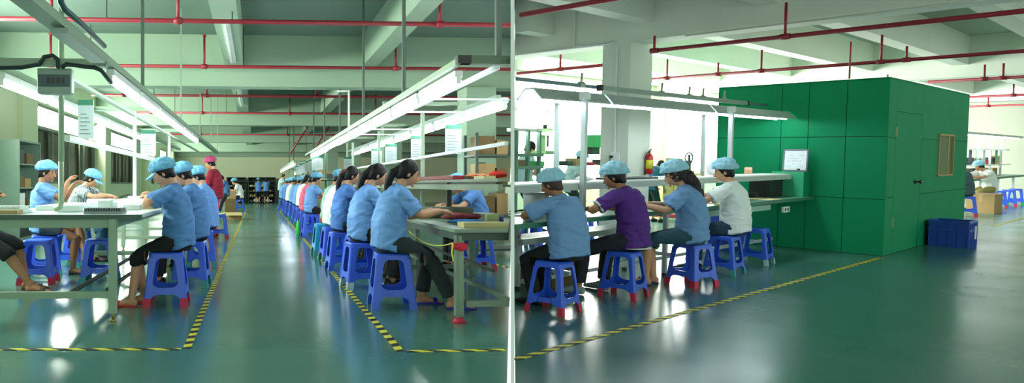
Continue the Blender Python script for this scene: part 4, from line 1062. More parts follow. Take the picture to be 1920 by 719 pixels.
# opposite side worker behind the right bench, facing left-down
p = PX(L, 850, 400, 1, 7.8)
person(L, 'person in blue cap leaning over the far side of the right bench', (2.68, 8.6), PI+.1, lean=22, head_dn=46, hands=((.42, -.12, .78), (.46, .1, .76)), shirt=shirtD, pants=darkT, cap=capB, brim=True, tab=(-1, 0, -2.40, ZT, ZT-.085), vox=.012, seed=40, male=True, k=.9, feet=((.36, -.09), (.36, .09)))
stool(L, 2.68, 8.6, .1, 'blue stool under the worker on the far side of the right bench', tip=None, k=.9)
p = LP(690, 340, 1.2)
person(L, 'person with black hair glimpsed between two heads of the right row', (1.18, 8.05), -.3, **KK, lean=9, head_dn=22, hands=HR, shirt=mat('dark knit', (40, 50, 60), .8), pants=blackT, style='ponytail', tab=(1, 0, XA, ZT, ZT-.085), vox=.013, seed=41, detail=False)
stool(L, 1.15, 8.05, .1, 'blue stool between the second and third workers of the right row', tip='blue plastic')
# ================================================================== RIGHT HALL (green booth)
Rm = RR
def RP(u, v, z): return PX(Rm, u, v, 2, z)
def RY(u, v, y): return PX(Rm, u, v, 1, y)
def RX(u, v, x): return PX(Rm, u, v, 0, x)
flr = floor_mat('teal epoxy floor right', (68, 112, 104), (78, 124, 116), .17, .30)
WY = 9.85; XE = 33.0
def _pt(Y, z):
    q = Rm.inverted() @ Vector((KP*Y, Y, 0)); a = Rm.inverted() @ Vector((KP*Y, Y, 1)); t = (z-q.z)/(a.z-q.z); q = q.lerp(a, t); return q
def rpoly(z):
    a = _pt(-2.5, z); return [(a.x+.03, a.y), (XE, a.y-6), (XE, WY+.2), (XP(Rm, WY+.2, z), WY+.2)]
struct('floor', MB().prism(rpoly(0), -.06, 0), flr, Rm)
struct('ceiling', MB().prism(rpoly(3.82), 3.82, 3.95), slabR, Rm)
# main beams along y
def yx(x, z):   # y where the dividing panel crosses x = const
    a, b = -20, 40
    f = lambda y: (lambda w: w.x-KP*w.y-.04)(Rm @ Vector((x, y, z)))
    for _ in range(50):
        m = (a+b)/2
        if f(m) > 0: a = m
        else: b = m
    return a
for x in (10.0, 19.67, 29.3):
    ymax = min(WY, yx(x, 3)); struct('beam', MB().prism([(x, -3), (x+.45, -3), (x+.45, min(WY, yx(x+.45, 3))), (x, ymax)], 3.0, 3.82), beamR, Rm)
ymax = yx(.6, 3)
for y in (-1.2, .35, 1.92, 3.48, 5.04, 6.6, 8.15, 9.6):
    for x0, x1 in ((max(.5, XP(Rm, y, 3.3)), 10.0), (10.45, 19.67), (20.12, 29.3), (29.75, XE)):
        x0 = max(x0, XP(Rm, y, 3.3)+.02, XP(Rm, y+.25, 3.3)+.02)
        if x1 > x0: struct('beam', MB().box((x0, y, 3.24), (x1, y+.24, 3.82)), beamR, Rm)
# column with conduit
struct('column', MB().box((10.0, 5.36, 0), (10.62, 5.78, 3.0)), beamR, Rm)
struct('column', MB().box((19.67, 5.4, 0), (20.2, 5.9, 3.0)), beamR, Rm)
struct('column', MB().box((29.3, 5.4, 0), (29.9, 5.9, 3.0)), beamR, Rm)
t = thing('wall_socket', 'white wall socket with black plug fed by white conduit on the column', 'socket', Rm, (9.99, 5.55, 0))
MB().box((-.012, .0, 0.0), (0, .028, 0)) 
MB().box((-.018, -.012, 1.42), (.0, .012, 2.95)).build('conduit', white, t)
MB().box((-.03, -.08, 1.30), (.0, .05, 1.42)).build('box', white, t, bevel=.005)
m = MB(); m.cyl((-.03, .03, 1.36), (-.065, .03, 1.36), .02, 12); m.tube([(-.06, .03, 1.35), (-.07, .04, 1.30), (-.06, .06, 1.2), (-.05, .05, 1.08)], .006, 8); m.build('plug', black, t, True)
t = thing('conduit', 'white conduit running along the underside of the main beam beside the column', 'conduit', Rm, (0, 0, 0))
yA = min(WY, yx(9.97, 2.97))-.1
m = MB(); m.tube([(9.97, 5.80, 3.0), (9.97, yA, 3.0)], .016, 8); p = RX(1078, 17, 9.97); m.tube([(9.97, p.y, 3.6), (9.97, p.y, 3.02), (9.97, p.y-.5, 3.0)], .014, 8); m.tube([(9.97, 5.6, 3.01), (9.97, 5.82, 2.99)], .012, 8); m.build('pipe', white, t, True)
t = thing('conduit', 'white conduit along the lower edge of the main beam right of the column', 'conduit', Rm, (0, 0, 0))
MB().cyl((9.98, -1, 2.985), (9.98, 4.6, 2.985), .014, 8).build('pipe', beamR, t, True)
# window wall
wins = [(11.7, 19.3), (20.3, 28.6)]
WA, WB = .75, 3.1
xs = XP(Rm, WY, 1, .02); mb = MB(); mb.box((xs, WY, 0), (XE, WY+.2, WA)); mb.box((xs, WY, WB), (XE, WY+.2, 3.82))
x = xs
for a, b in wins:
    if a > x: mb.box((x, WY, WA), (a, WY+.2, WB))
    x = b
mb.box((x, WY, WA), (XE, WY+.2, WB)); struct('wall_window_side', mb, wallR, Rm)
dayR = emat('blown out daylight glass', (250, 252, 250), 7.0)
for i, (a, b) in enumerate(wins):
    a2 = max(a, xs+.02); r = MB()
    n = int((b-a)/1.5)
    for z in (WA, WB-.05, 2.35): r.box((a2, WY-.03, z), (b, WY+.05, z+.05))
    for k in range(n+1):
        xx = a2+(b-a2-.05)*k/n; r.box((xx, WY-.03, WA), (xx+.05, WY+.05, WB))
    fr = r.build('window_%d' % (i+11), mat('white window frame', (225, 230, 222), .5), room=Rm); fr['kind'] = 'structure'
    MB().box((a2, WY+.06, WA), (b, WY+.08, WB)).build('pane', dayR, fr)
struct('wall_far_end', MB().box((XE-.2, -8, 0), (XE, WY, 3.82)), wallR, Rm)
# sprinkler pipes along y
k = 0
def rising(x, ys, y0, y1, zz, lab):
    t = thing('sprinkler_pipe', lab, 'pipe', Rm, (0, 0, 0), 0, 'sprinkler pipes over the booth hall')
    MB().cyl((x, y0, zz), (x, y1, zz), .026, 12).build('pipe', redp, t, True)
    for y, zt_ in ys:
        m = MB(); m.cyl((x, y, zz-.02), (x, y, zt_), .016, 8); m.cyl((x, y-.05, zz), (x, y+.05, zz), .036, 10); m.build('riser', redp, t, True)
rising(6.2, [], -1, yx(6.2, 2.8)-.05, 2.8, 'dark red sprinkler pipe crossing the top left corner over the green edged bench')
def yat(u, v, x): return RX(u, v, x).y
rising(9.76, [(yat(1227, 85, 9.76), 3.0), (yat(1473, 40, 9.76), 3.2)], -1.5, yat(1226, 95, 9.76), 2.8, 'dark red sprinkler pipe ending right of the column above the booth')
rising(10.9, [(yat(1051, 110, 10.9), 3.15)], 5.9, min(WY-.1, yx(10.9, 2.8)-.05), 2.82, 'red sprinkler pipe left of the column under the pale beams')
rising(13.5, [(yat(1251, 130, 13.5), 3.15), (yat(1347, 120, 13.5), 3.0), (yat(1428, 110, 13.5), 3.15), (yat(1653, 90, 13.5), 3.2), (yat(1700, 100, 13.5), 3.0)], -2, 7.6, 2.8, 'second red sprinkler pipe crossing just above the green booth')
rising(17.3, [(yat(1845, 158, 17.3), 3.0), (yat(1880, 160, 17.3), 3.0)], -2, 3.6, 2.75, 'thin red sprinkler pipe behind the top right booth corner')
rising(22.5, [(yat(1900, 175, 22.5), 3.0)], -1, 4.5, 2.75, 'lower thin red sprinkler pipe behind the booth')
rising(27.0, [(yat(1852, 210, 27), 3.0)], 0, 4.8, 2.75, 'farthest thin red sprinkler pipe near the end wall')
# ---- booth
bx, by, bw, bd, bh = 12.48, 3.0, 4.7, 2.2, 2.48
t = thing('green_booth', 'large dark green panelled booth with door and small window beside the bench', 'booth', Rm, (bx, by, 0))
gp = mat('booth green paint', (14, 138, 90), .62, var=.06, vs=1.5, spec=.15); gcore = mat('booth dark seam', (6, 60, 40), .7)
MB().box((.02, .02, 0), (bw-.02, bd-.02, bh-.02)).build('core', gcore, t)
# front face (x = 0 plane, facing the camera bench), panels separated by seams
def ybo(u, v): return RX(u, v, bx).y-by
ycuts = [0, ybo(1588, 200), ybo(1517, 200), ybo(1466, 200), bd]
ycuts = sorted(ycuts); zc = [0, RX(1600, 372, bx).z, RX(1560, 257, bx).z, bh]
g = .004
m = MB()
for i in range(4):
    for j in range(3): m.box((0, ycuts[i]+g, zc[j]+g), (.02, ycuts[i+1]-g, zc[j+1]-g))
m.build('bench_side_panel', gp, t)
def xbo(u, v): return RY(u, v, by).x-bx
dl, dr = xbo(1676, 350), xbo(1724, 350); dt = RY(1700, 212, by).z; zs = [0, RY(1740, 362, by).z, RY(1740, 262, by).z, bh]
m = MB()
wl, wr_, wz0, wz1 = xbo(1758, 290), xbo(1786, 290), RY(1772, 330, by).z, RY(1772, 252, by).z
for j in range(3):
    z0, z1 = zs[j], zs[j+1]
    m.box((0.004, 0, z0+g), (dl-g, .02, z1-g))
    if j == 2: m.box((dl, 0, dt+.006), (dr, .02, z1-g))
    if z1 <= wz0 or z0 >= wz1: m.box((dr+g, 0, z0+g), (bw, .02, z1-g))
    else:
        m.box((dr+g, 0, z0+g), (wl, .02, z1-g)); m.box((wr_, 0, z0+g), (bw, .02, z1-g))
        if z0+g < wz0: m.box((wl, 0, z0+g), (wr_, .02, wz0))
        if wz1 < z1-g: m.box((wl, 0, wz1), (wr_, .02, z1-g))
m.build('aisle_side_panel', gp, t)
m = MB(); m.box((0, 0, bh-.02), (bw, bd, bh)); m.box((bw-.02, 0, 0), (bw, bd, bh)); m.box((0, bd-.02, 0), (bw, bd, bh)); m.build('shell', gp, t)
dm = MB()
dm.plate([(dl+.006, .005), (dr-.045, .005), (dr-.006, .55), (dr-.006, dt-.0), (dl+.006, dt)], [], Vector((0, 0, 0)), Vector((1, 0, 0)), Vector((0, 0, 1)), .016)
door = dm.build('door', gp, t)
dm.xf(Matrix.Identity(4))
for z in (dt-.28, .45): MB().box((dl-.006, -.008, z-.07), (dl+.014, .002, z+.07)).build('hinge', mat('worn brass', (190, 190, 140), .4, .5), door)
h = RY(1716, 341, by); hx, hz = h.x-bx, h.z
m = MB(); m.cyl((hx, 0, hz), (hx, -.012, hz), .035, 16); m.cyl((hx, -.01, hz), (hx, -.05, hz), .012, 10); m.ell((hx, -.065, hz), (.028, .02, .028), 14, 10); m.beam((hx-.09, -.01, hz+.01), (hx-.03, -.01, hz+.01), .012, .03); m.build('handle', mat('dark chrome', (90, 84, 80), .2, .9), door, True)
m = MB(); wf = .028
for a in ((wl, wz0, wr_, wz0+wf), (wl, wz1-wf, wr_, wz1), (wl, wz0, wl+wf, wz1), (wr_-wf, wz0, wr_, wz1)): m.box((a[0], -.02, a[1]), (a[2], .05, a[3]))
wo = m.build('window_frame', mat('pale wood frame', (176, 150, 96), .6), t)
MB().box((wl+wf, .012, wz0+wf), (wr_-wf, .017, wz1-wf)).build('pane', mat('dusty glass', (104, 118, 80), .55, spec=.3), wo)
MB().box((wl+(wr_-wl)*.72, .005, wz0+wf), (wl+(wr_-wl)*.78, .03, wz1-wf)).build('sash', mat('pale wood frame', (176, 150, 96), .6), wo)
for u_ in (1588, 1660): 
    p = RP(u_, 147, bh); MB().cyl((p.x-bx+.1, p.y-by+.0, bh), (p.x-bx+.1, p.y-by, 3.0 if u_ == 1588 else bh+.06), .012, 8).build('roof_fitting', redp if u_ == 1588 else galv, t)
# blue crate beside the booth
t = thing('plastic_crate', 'dark blue plastic crate on the floor against the booth', 'crate', Rm, (14.55, 2.48, 0))
cbm = mat('dark blue crate plastic', (30, 72, 172), .4, var=.08)
def crate(t, w, d_, h, m_):
    m = MB(); e = .015
    m.box((0, 0, 0), (w, d_, .02))
    for lo, hi in (((0, 0, .02), (w, e, h)), ((0, d_-e, .02), (w, d_, h)), ((0, e, .02), (e, d_-e, h)), ((w-e, e, .02), (w, d_-e, h))): m.box(lo, hi)
    m.build('body', m_, t)
    m = MB()
    for z in (h-.03, h*.62): m.box((-.012, -.012, z), (w+.012, 0, z+.03)); m.box((-.012, 0, z), (0, d_, z+.03)); m.box((w, 0, z), (w+.012, d_, z+.03)); m.box((-.012, d_, z), (w+.012, d_+.012, z+.03))
    m.build('rim', m_, t)
    n = int(w/.10); m = MB()
    for k in range(n+1): m.box((k*(w-.012)/n, -.010, 0), (k*(w-.012)/n+.012, 0, h-.03))
    n = max(2, int(d_/.10))
    for k in range(n+1): m.box((-.010, k*(d_-.012)/n, 0), (0, k*(d_-.012)/n+.012, h-.03)); 
    m.build('rib', m_, t)
crate(t, .54, .46, .40, cbm)
MB().box((.34, -.0165, .12), (.45, -.0105, .32)).build('label_card', paper, t)
# ---- main bench
BF = 3.83; ZB_ = .79; XBE = 12.44
def clipx(y, z): return XP(Rm, y, z, .03)
gtop = mat('green bench mat', (96, 150, 128), .3, var=.05, vs=4); gedge = mat('green bench edge', (58, 120, 92), .45)
t = thing('workbench', 'long green topped workbench running up to the green booth', 'workbench', Rm, (0, 0, 0))
MB().prism([(clipx(BF, ZB_), BF), (XBE, BF), (XBE, BF+.75), (clipx(BF+.75, ZB_), BF+.75)], ZB_-.035, ZB_).build('tabletop', gtop, t)
MB().prism([(clipx(BF, ZB_), BF-.012), (XBE, BF-.012), (XBE, BF), (clipx(BF, ZB_)+.01, BF)], ZB_-.045, ZB_-.004).build('edge_band', gedge, t)
bl = mat('pale aluminium', (190, 200, 196), .35, metal=.3)
TZ = RY(1000, 452, 4.2).z; MB().beam((clipx(4.2, .62)+.1, 4.2, TZ), (8.2, 4.2, TZ), .05, .06).build('tray_rail', galv, t)
MB().prism([(clipx(4.22, .62)+.1, 4.22), (8.1, 4.22), (8.1, 4.52), (clipx(4.52, .62)+.1, 4.52)], TZ, TZ+.02).build('under_tray', white, t)
MB().beam((8.9, BF+.06, .69), (11.0, BF+.06, .69), .03, .07).build('socket_rail', mat('pale green rail2', (150, 190, 170), .4), t)
p = RY(1472, 393, BF+.04); m = MB(); m.box((p.x-.11, BF+.02, p.z-.04), (p.x+.11, BF+.045, p.z+.04)); so_ = m.build('double_socket', white, t)
for dx in (-.045, .045): MB().box((p.x+dx-.018, BF+.015, p.z-.02), (p.x+dx+.018, BF+.021, p.z+.02)).build('socket_face', darks, so_)
for x in (6.28, 8.40, 10.62):
    for y in (BF+.2, BF+.68):
        l = MB().beam((x, y, .03), (x, y, ZB_-.035), .045, .045).build('leg', bl, t); MB().cyl((x, y, 0), (x, y, .03), .03).build('foot', black, l)
    MB().beam((x, BF+.08, .25), (x, BF+.68, .25), .035, .04).build('crossbar', bl, t)
MB().beam((clipx(BF+.4, .2)+.1, BF+.38, .16), (12.0, BF+.38, .16), .04, .04).build('footrest', bl, t)
# shelf and posts
YS = 4.06
t = thing('upper_shelf', 'white shelf above the green bench reaching the booth', 'shelf', Rm, (0, 0, 0))
zs_ = 1.12; xE = 12.18
MB().prism([(clipx(YS, zs_), YS), (xE, YS), (xE, YS+.36), (clipx(YS+.36, zs_), YS+.36)], zs_-.02, zs_).build('board', white, t)
MB().beam((clipx(YS-.01, 1.07)+.03, YS-.01, 1.075), (xE, YS-.01, 1.075), .03, .065).build('front_rail', mat('pale grey rail', (186, 196, 188), .4), t)
pf = [RY(1094, 300, YS-.06).x, RY(1370, 260, YS-.06).x]; pb = [RY(1044, 260, YS+.42).x, RY(1319, 260, YS+.42).x]
t = thing('lighting_gantry', 'aluminium post frame carrying the grey lamp hoods over the green bench', 'frame', Rm, (0, 0, 0))
for x in pf:
    MB().beam((x, YS-.06, ZB_+.002), (x, YS-.06, 2.02), .05, .045).build('post', bl, t)
    MB().box((x-.05, YS-.10, 1.94), (x+.05, YS-.02, 2.02)).build('bracket', white, t, bevel=.012)
for x in pb: MB().beam((x, YS+.42, ZB_+.002), (x, YS+.42, 1.95), .045, .04).build('post', bl, t)
# hoods: long grey reflectors
hood = mat('grey lamp hood', (172, 186, 178), .4, metal=.1, var=.05, vs=2)
def hoodrun(x0, x1, y, z, label, dark=False):
    t = thing('lamp_hood', label, 'lamp', Rm, (0, 0, 0))
    m = MB(); prof = [(y-.02, z-.0), (y-.015, z+.02), (y+.07, z+.115), (y+.17, z+.115), (y+.26, z+.02), (y+.265, z), (y+.25, z+.012), (y+.165, z+.10), (y+.075, z+.10), (y-.005, z+.012)]
    n = len(prof); m.add([(x0+(.0 if i else 0), a, b) for i, (a, b) in enumerate(prof)]+[(x1, a, b) for a, b in prof], [(i, (i+1) % n, n+(i+1) % n, n+i) for i in range(n)]+[tuple(range(n))[::-1], tuple(range(n, 2*n))])
    m.build('hood', hood, t)
    k = x0+.04
    while k+.1 < x1:
        e = min(k+1.2, x1-.03)
        MB().cyl((k, y+.06, z+.012), (e, y+.06, z+.012), .017, 10).build('tube', glow, t, True)
        MB().cyl((k, y+.18, z+.012), (e, y+.18, z+.012), .017, 10).build('tube', glow, t, True); k += 1.25
YH = 4.12
h0 = RY(1488, 218, YH); hz_ = 1.93
hx1 = min(h0.x, 12.44); hx0 = max(XP(Rm, YH-.02, 1.93, .06), XP(Rm, YH+.27, 2.06, .06))
cut1, cut2 = RY(1341, 200, YH).x, RY(1145, 190, YH).x
hoodrun(cut1+.02, hx1, YH, hz_, 'grey lamp hood nearest the booth with lit tubes beneath')
hoodrun(cut2+.02, cut1-.02, YH, hz_+.0, 'grey lamp hood in the middle of the bench with lit tubes beneath')
hoodrun(hx0, cut2-.02, YH, hz_, 'long grey lamp hood beside the dividing panel')
t = thing('light_rail', 'green grey rail with black end cap lying above the lamp hoods', 'rail', Rm, (0, 0, 0))
a, b = RY(1125, 163, YH+.2), RY(1400, 190, YH+.2); zz = 2.13
MB().beam((a.x, YH+.2, zz), (b.x, YH+.2, zz), .05, .05).build('rail', mat('green grey rail', (136, 156, 140), .4), t)
for x in (a.x, b.x): MB().box((x-.02, YH+.17, zz-.032), (x+.02, YH+.23, zz+.032)).build('end_cap', black, t)
t = thing('conduit_rail', 'thin dark conduit running above the hoods towards the booth wall', 'conduit', Rm, (0, 0, 0))
MB().cyl((XP(Rm, YH+.4, 2.2, .05), YH+.38, 2.16), (12.46, YH+.38, 2.16), .02, 10).build('pipe', mat('blue grey pipe', (110, 134, 138), .4), t, True)
for u_ in (1089, 1240, 1292, 1318, 1358, 1452):
    x = RY(u_, 170, YH+.38).x; m = MB(); m.cyl((x, YH+.38, 2.14), (x+.02, YH+.38, 2.30), .012, 8); m.cyl((x-.03, YH+.38, 2.17), (x+.04, YH+.38, 2.17), .034, 10); m.build('clamp', mat('clamp metal', (176, 182, 160), .4, .4), t, True)
# whiteboard, speaker cabinet things
p0, p1 = RX(1474, 320, 12.30), RX(1512, 322, 12.30)
t = thing('whiteboard', 'small whiteboard with faint handwriting leaning on the shelf end', 'whiteboard', Rm, (12.28, 3.90, 1.165), 0)
wbm = Matrix.Rotation(.12, 4, 'Y')
def wbq(lo, hi): return MB().box(lo, hi).xf(wbm)
WW, HH = .30, .31
wbq((-.012, -.02, 0), (0, WW-.02, HH)).build('board', mat('whiteboard enamel', (236, 238, 244), .25), t)
m = MB()
for lo, hi in (((-.018, -.03, -.01), (.004, WW-.01, .012)), ((-.018, -.03, HH-.012), (.004, WW-.01, HH+.01)), ((-.018, -.03, 0), (.004, -.012, HH)), ((-.018, WW-.03, 0), (.004, WW-.01, HH))): m.box(lo, hi)
m.xf(wbm).build('frame', mat('grey frame', (110, 118, 130), .4), t)
m = MB(); rnd = random.Random(4)
for r_ in range(5):
    for c_ in range(7):
        if rnd.random() < .6: m.box((-.0125, .025+c_*.032, .06+r_*.04), (-.012, .025+c_*.032+rnd.uniform(.012, .03), .064+r_*.04)); m.box((-.0125, .028+c_*.032, .06+r_*.04), (-.012, .031+c_*.032, .06+r_*.04+rnd.uniform(.008, .018)))
m.xf(wbm).build('handwriting', mat('blue pen', (120, 130, 190), .6), t)
wbq((-.022, .06, .012), (-.012, .10, .03)).build('clip', black, t)
t = thing('green_cabinet', 'green box cabinet under the shelf end against the booth', 'cabinet', Rm, (0, 0, 0))
MB().box((12.22, 3.89, ZB_+.001), (12.46, 4.30, 1.152)).build('body', gp, t); MB().box((12.2, 3.89, ZB_+.001), (12.22, 4.30, 1.152)).build('side_panel', mat('bright green panel', (60, 176, 130), .4), t)
t = thing('speaker_box', 'black slotted box under the white shelf beside the green cabinet', 'box', Rm, (0, 0, 0))
a, b = RY(1436, 350, YS+.1), RY(1476, 350, YS+.1)
MB().box((a.x, YS+.08, ZB_+.001), (min(b.x-.02, 12.16), YS+.32, 1.05)).build('body', black, t)
m = MB()
for q in range(5): m.box((a.x+.03, YS+.07, ZB_+.04+q*.042), (min(b.x-.05, 12.13), YS+.08, ZB_+.06+q*.042))
m.build('slot', mat('charcoal slot', (44, 44, 48), .5), t)
p = RY(1421, 355, YS+.1); put('tape_dispenser', 'dispenser', 'small black dispenser on the bench under the shelf left of the slotted box', black, MB().box((p.x-.06, YS+.1, ZB_+.001), (p.x+.06, YS+.2, ZB_+.07)), room=Rm, bevel=.012)
# items on the bench and shelf
def onb(u, v, z=ZB_): return RP(u, v, z)
pd = [(990, 405, .34, .22, .003, paper, 'paper', 'white paper sheet on the bench left of the first seated worker'), (1120, 378, .30, .24, .004, paper, 'paper', 'white sheet on the bench left of the purple shirt'),
      (1232, 392, .25, .2, .004, paper, 'paper', 'white work sheet in front of the curly haired woman'), (1430, 374, .42, .34, .006, mat('manila board', (216, 196, 140), .7), 'board', 'tan board on the bench right of the white shirt'),
      (1340, 382, .3, .2, .005, mat('manila board', (216, 196, 140), .7), 'board', 'tan board on the bench left of the white shirt')]
for u, v, w, d_, h, mm, c_, lb in pd:
    p = onb(u, v); put('work_sheet' if c_ == 'paper' else 'work_board', c_, lb, mm, MB().box((p.x-w/2, p.y-d_/2, ZB_+.001), (p.x+w/2, p.y+d_/2, ZB_+h)), room=Rm)
m = MB(); p = onb(975, 398); m.beam((p.x-.15, p.y+.02, ZB_+.012), (p.x+.12, p.y-.04, ZB_+.012), .02, .01); m.beam((p.x-.15, p.y-.03, ZB_+.02), (p.x+.12, p.y+.02, ZB_+.02), .02, .01)
put('tweezers', 'tool', 'long black handled tweezers on the bench near the dividing panel', black, m, room=Rm)
p = RY(992, 368, YS+.15); t = thing('steel_pot', 'round pale metal pot on the bench behind the first seated worker', 'pot', Rm, (XP(Rm, 4.56, .9, .03)+.17, 4.42, ZB_+.001)); MB().cyl((0, 0, 0), (0, 0, .20), .12, 24, r2=.13).build('body', mat('pale steel', (196, 206, 200), .35, .4), t, True); MB().cyl((0, 0, .20), (0, 0, .215), .135, 24).build('rim', galv, t, True)
# shelf items
def ons(u): return RY(u, 335, YS+.15).x
x = ons(1185); put('black_tray', 'tray', 'flat black tray on the white shelf in front of the fire extinguisher', black, MB().box((x-.5, YS+.06, zs_+.001), (x+.42, YS+.3, zs_+.02)), room=Rm, bevel=.004)
x = ons(1096); put('cable_heap', 'cable', 'white cable bundle on the shelf beside the front post', paper, MB().ell((x, YS+.15, zs_+.025), (.10, .09, .022), 16, 8, fn=lambda q, p: p*(1+.4*noise.noise(q*4))), room=Rm, smooth=True)
x = ons(1342); t = thing('white_container', 'white plastic container on the shelf beside the white shirted worker', 'container', Rm, (x, YS+.17, zs_+.001)); MB().tube([(0, 0, .062), (0, 0, .14), (0, 0, .17)], [.10, .10, .07], 18).build('body', mat('white plastic', (232, 236, 236), .4), t, True); MB().cyl((0, 0, .18), (0, 0, .21), .04, 14).build('lid', mat('white plastic', (232, 236, 236), .4), t, True)
x = ons(1404); put('pink_box', 'box', 'small pinkish box tilted on the shelf right of the white cap', mat('pink board', (226, 176, 140), .7), MB().cbox((x, YS+.16, zs_+.056), (.10, .09, .07), ry=-.3, rz=.3), room=Rm)
x = ons(1325); put('small_part', 'part', 'small wooden peg on the shelf next to the rear post', tanM, MB().cyl((x, YS+.2, zs_+.001), (x, YS+.2, zs_+.06), .015, 8), room=Rm)
x = ons(1250); put('paper_stack', 'paper', 'thin paper stack on the shelf behind the curly haired woman', paper, MB().box((x-.1, YS+.05, zs_+.001), (x+.25, YS+.28, zs_+.015)), room=Rm)
# bottle on the bench by white shirt
p = RY(1328, 350, YS); t = thing('spray_bottle', 'white spray bottle with dark nozzle standing on the bench left of the white shirt', 'bottle', Rm, (p.x, YS-.1, ZB_+.007)); MB().tube([(0, 0, .024), (0, 0, .12), (0, 0, .15)], [.035, .035, .015], 14).build('body', mat('white plastic', (232, 236, 236), .4), t, True); m = MB(); m.cyl((0, 0, .15), (0, 0, .19), .012, 10); m.cbox((-.02, 0, .195), (.06, .02, .018)); m.build('nozzle', mat('slate nozzle', (90, 110, 150), .4), t)
# extinguisher on the column's right face
p = RY(1209, 325, 5.36); extinguisher(Rm, (p.x, 5.30, p.z-.02), 0, 'red fire extinguisher with yellow label on the column above the shelf')
# crates and boxes under the bench
t = thing('plastic_crate', 'blue plastic crate under the green bench behind the empty stool', 'crate', Rm, (11.3, 4.55, 0)); crate(t, .6, .4, .62, mat('blue crate plastic', (30, 66, 170), .4))
pb = RP(1010, 548, 0); carton(Rm, max(pb.x+.1, clipx(pb.y+.4, 0)+.3), pb.y+.2, .5, .35, .30, 'brown cardboard box under the bench left of the first stool', .05, m_=cardD)
for i, (u, v, y) in enumerate(((1172, 375, 6.9), (1150, 362, 7.6))): pass
p = RP(1340, 450, 0); t = thing('basket', 'yellow green bottle cluster on the floor behind the stool of the white shirt', 'bottles', Rm, (p.x+.1, p.y+.35, 0)); MB().tube([(0, 0, .037), (0, 0, .2), (0, 0, .27)], [.06, .06, .025], 14).build('bottle_body', mat('lime plastic', (150, 200, 40), .3), t, True); MB().tube([(.13, .03, .031), (.13, .03, .16), (.13, .03, .22)], [.05, .05, .02], 14).build('bottle_body', mat('clear green plastic', (190, 220, 150), .3), t, True)
# ---- pallet jack and boxes behind the bench
t = thing('pallet_jack', 'pallet jack with dark loop handle standing behind the bench', 'pallet jack', Rm, (0, 0, 0))
p = RY(1292, 292, 6.9); jx = p.x; dk = mat('dark jack paint', (36, 44, 42), .5)
m = MB(); m.beam((jx, 6.9, .25), (jx, 6.9, p.z-.10), .07, .05); m.build('shaft', dk, t)
m = MB(); pts = []
for q in range(17):
    a = math.pi*2*q/16; pts.append((jx+.17*math.sin(a)*(1 if math.cos(a) > -.3 else .8), 6.9, p.z-.06+.12*math.cos(a)))
m.tube(pts, .014, 8, cap=False); m.beam((jx, 6.9, p.z-.18), (jx, 6.9, p.z+.02), .04, .04); m.build('handle', dk, t, True)
m = MB(); m.box((jx-.25, 6.85, .08), (jx-.10, 8.0, .16)); m.box((jx+.10, 6.85, .08), (jx+.25, 8.0, .16)); m.box((jx-.25, 6.8, .06), (jx+.25, 6.98, .34)); m.build('forks', redp, t)
for dx in (-.1, .1): MB().cyl((jx+dx-.03, 6.88, .08), (jx+dx+.03, 6.88, .08), .08).build('wheel', black, t)
bi = 0
Y0 = 8.3
for (u0, u1, v0, v1) in ((1223, 1248, 278, 335), (1248, 1281, 270, 335), (1263, 1275, 262, 270), (1281, 1311, 289, 335), (1247, 1258, 272, 290)):
    pass
bxp = RY(1262, 330, Y0).x
for (dx, w, h, z, yy) in ((-.75, .5, .55, 0, Y0), (-.75, .5, .5, .552, Y0), (-.22, .48, .60, 0, Y0), (-.22, .48, .56, .602, Y0), (.30, .5, .55, 0, Y0), (.30, .5, .45, .552, Y0), (-.2, .3, .12, 1.167, Y0), (.85, .5, .5, 0, Y0), (.85, .5, .42, .502, Y0), (-.7, .4, .25, 1.056, Y0)):
    carton(Rm, bxp+dx, yy, w, .5, h, 'brown carton in the stack behind the bench by the windows, %s of ten' % ORD[bi], 0, z=z, group='carton stack by the windows', m_=mat('bright cardboard', (206, 172, 112), .85)); bi += 1
# ---- rear bench line (between panel and column)
YB2 = 6.7
t = thing('rear_workbench', 'green railed bench line with shelves behind the green bench', 'workbench', Rm, (0, 0, 0))
grail = mat('mid green rail', (96, 136, 110), .45)
xa = XP(Rm, YB2, 1, .05); xb = 9.9
zr1, zr2 = RY(1050, 290, YB2).z, RY(1050, 312, YB2).z
z3 = RY(1050, 350, YB2).z
for z, nm in ((zr1, 'shelf'), (zr2, 'tabletop'), (.3, 'lower_shelf')):
    MB().prism([(xa, YB2), (xb, YB2), (xb, YB2+.5), (XP(Rm, YB2+.5, z, .05), YB2+.5)], z-.03, z).build(nm, white if nm == 'tabletop' else grail, t)
    MB().beam((xa, YB2-.02, z-.01), (xb, YB2-.02, z-.01), .03, .05).build('front_rail', grail, t)
for x in (xa+.05, (xa+xb)/2, xb-.05): MB().beam((x, YB2+.02, 0), (x, YB2+.02, 1.75), .05, .05).build('post', grail, t)
MB().beam((xa, YB2+.1, 1.76), (xb, YB2+.1, 1.76), .12, .05).build('lamp_rail', white, t)
for i in range(2):
    e = xa+.1+i*1.05
    o = MB().cyl((e, YB2+.1, 1.715), (min(e+1.0, xb), YB2+.1, 1.715), .018).build('lamp_tube', glow, room=Rm, smooth=True); tag(o, 'lit tube over the rear bench line by the windows, %s from the dividing panel' % ORD[i], 'lamp', 'tubes over the rear bench line')
mg = mat('press green', (150, 190, 130), .45)
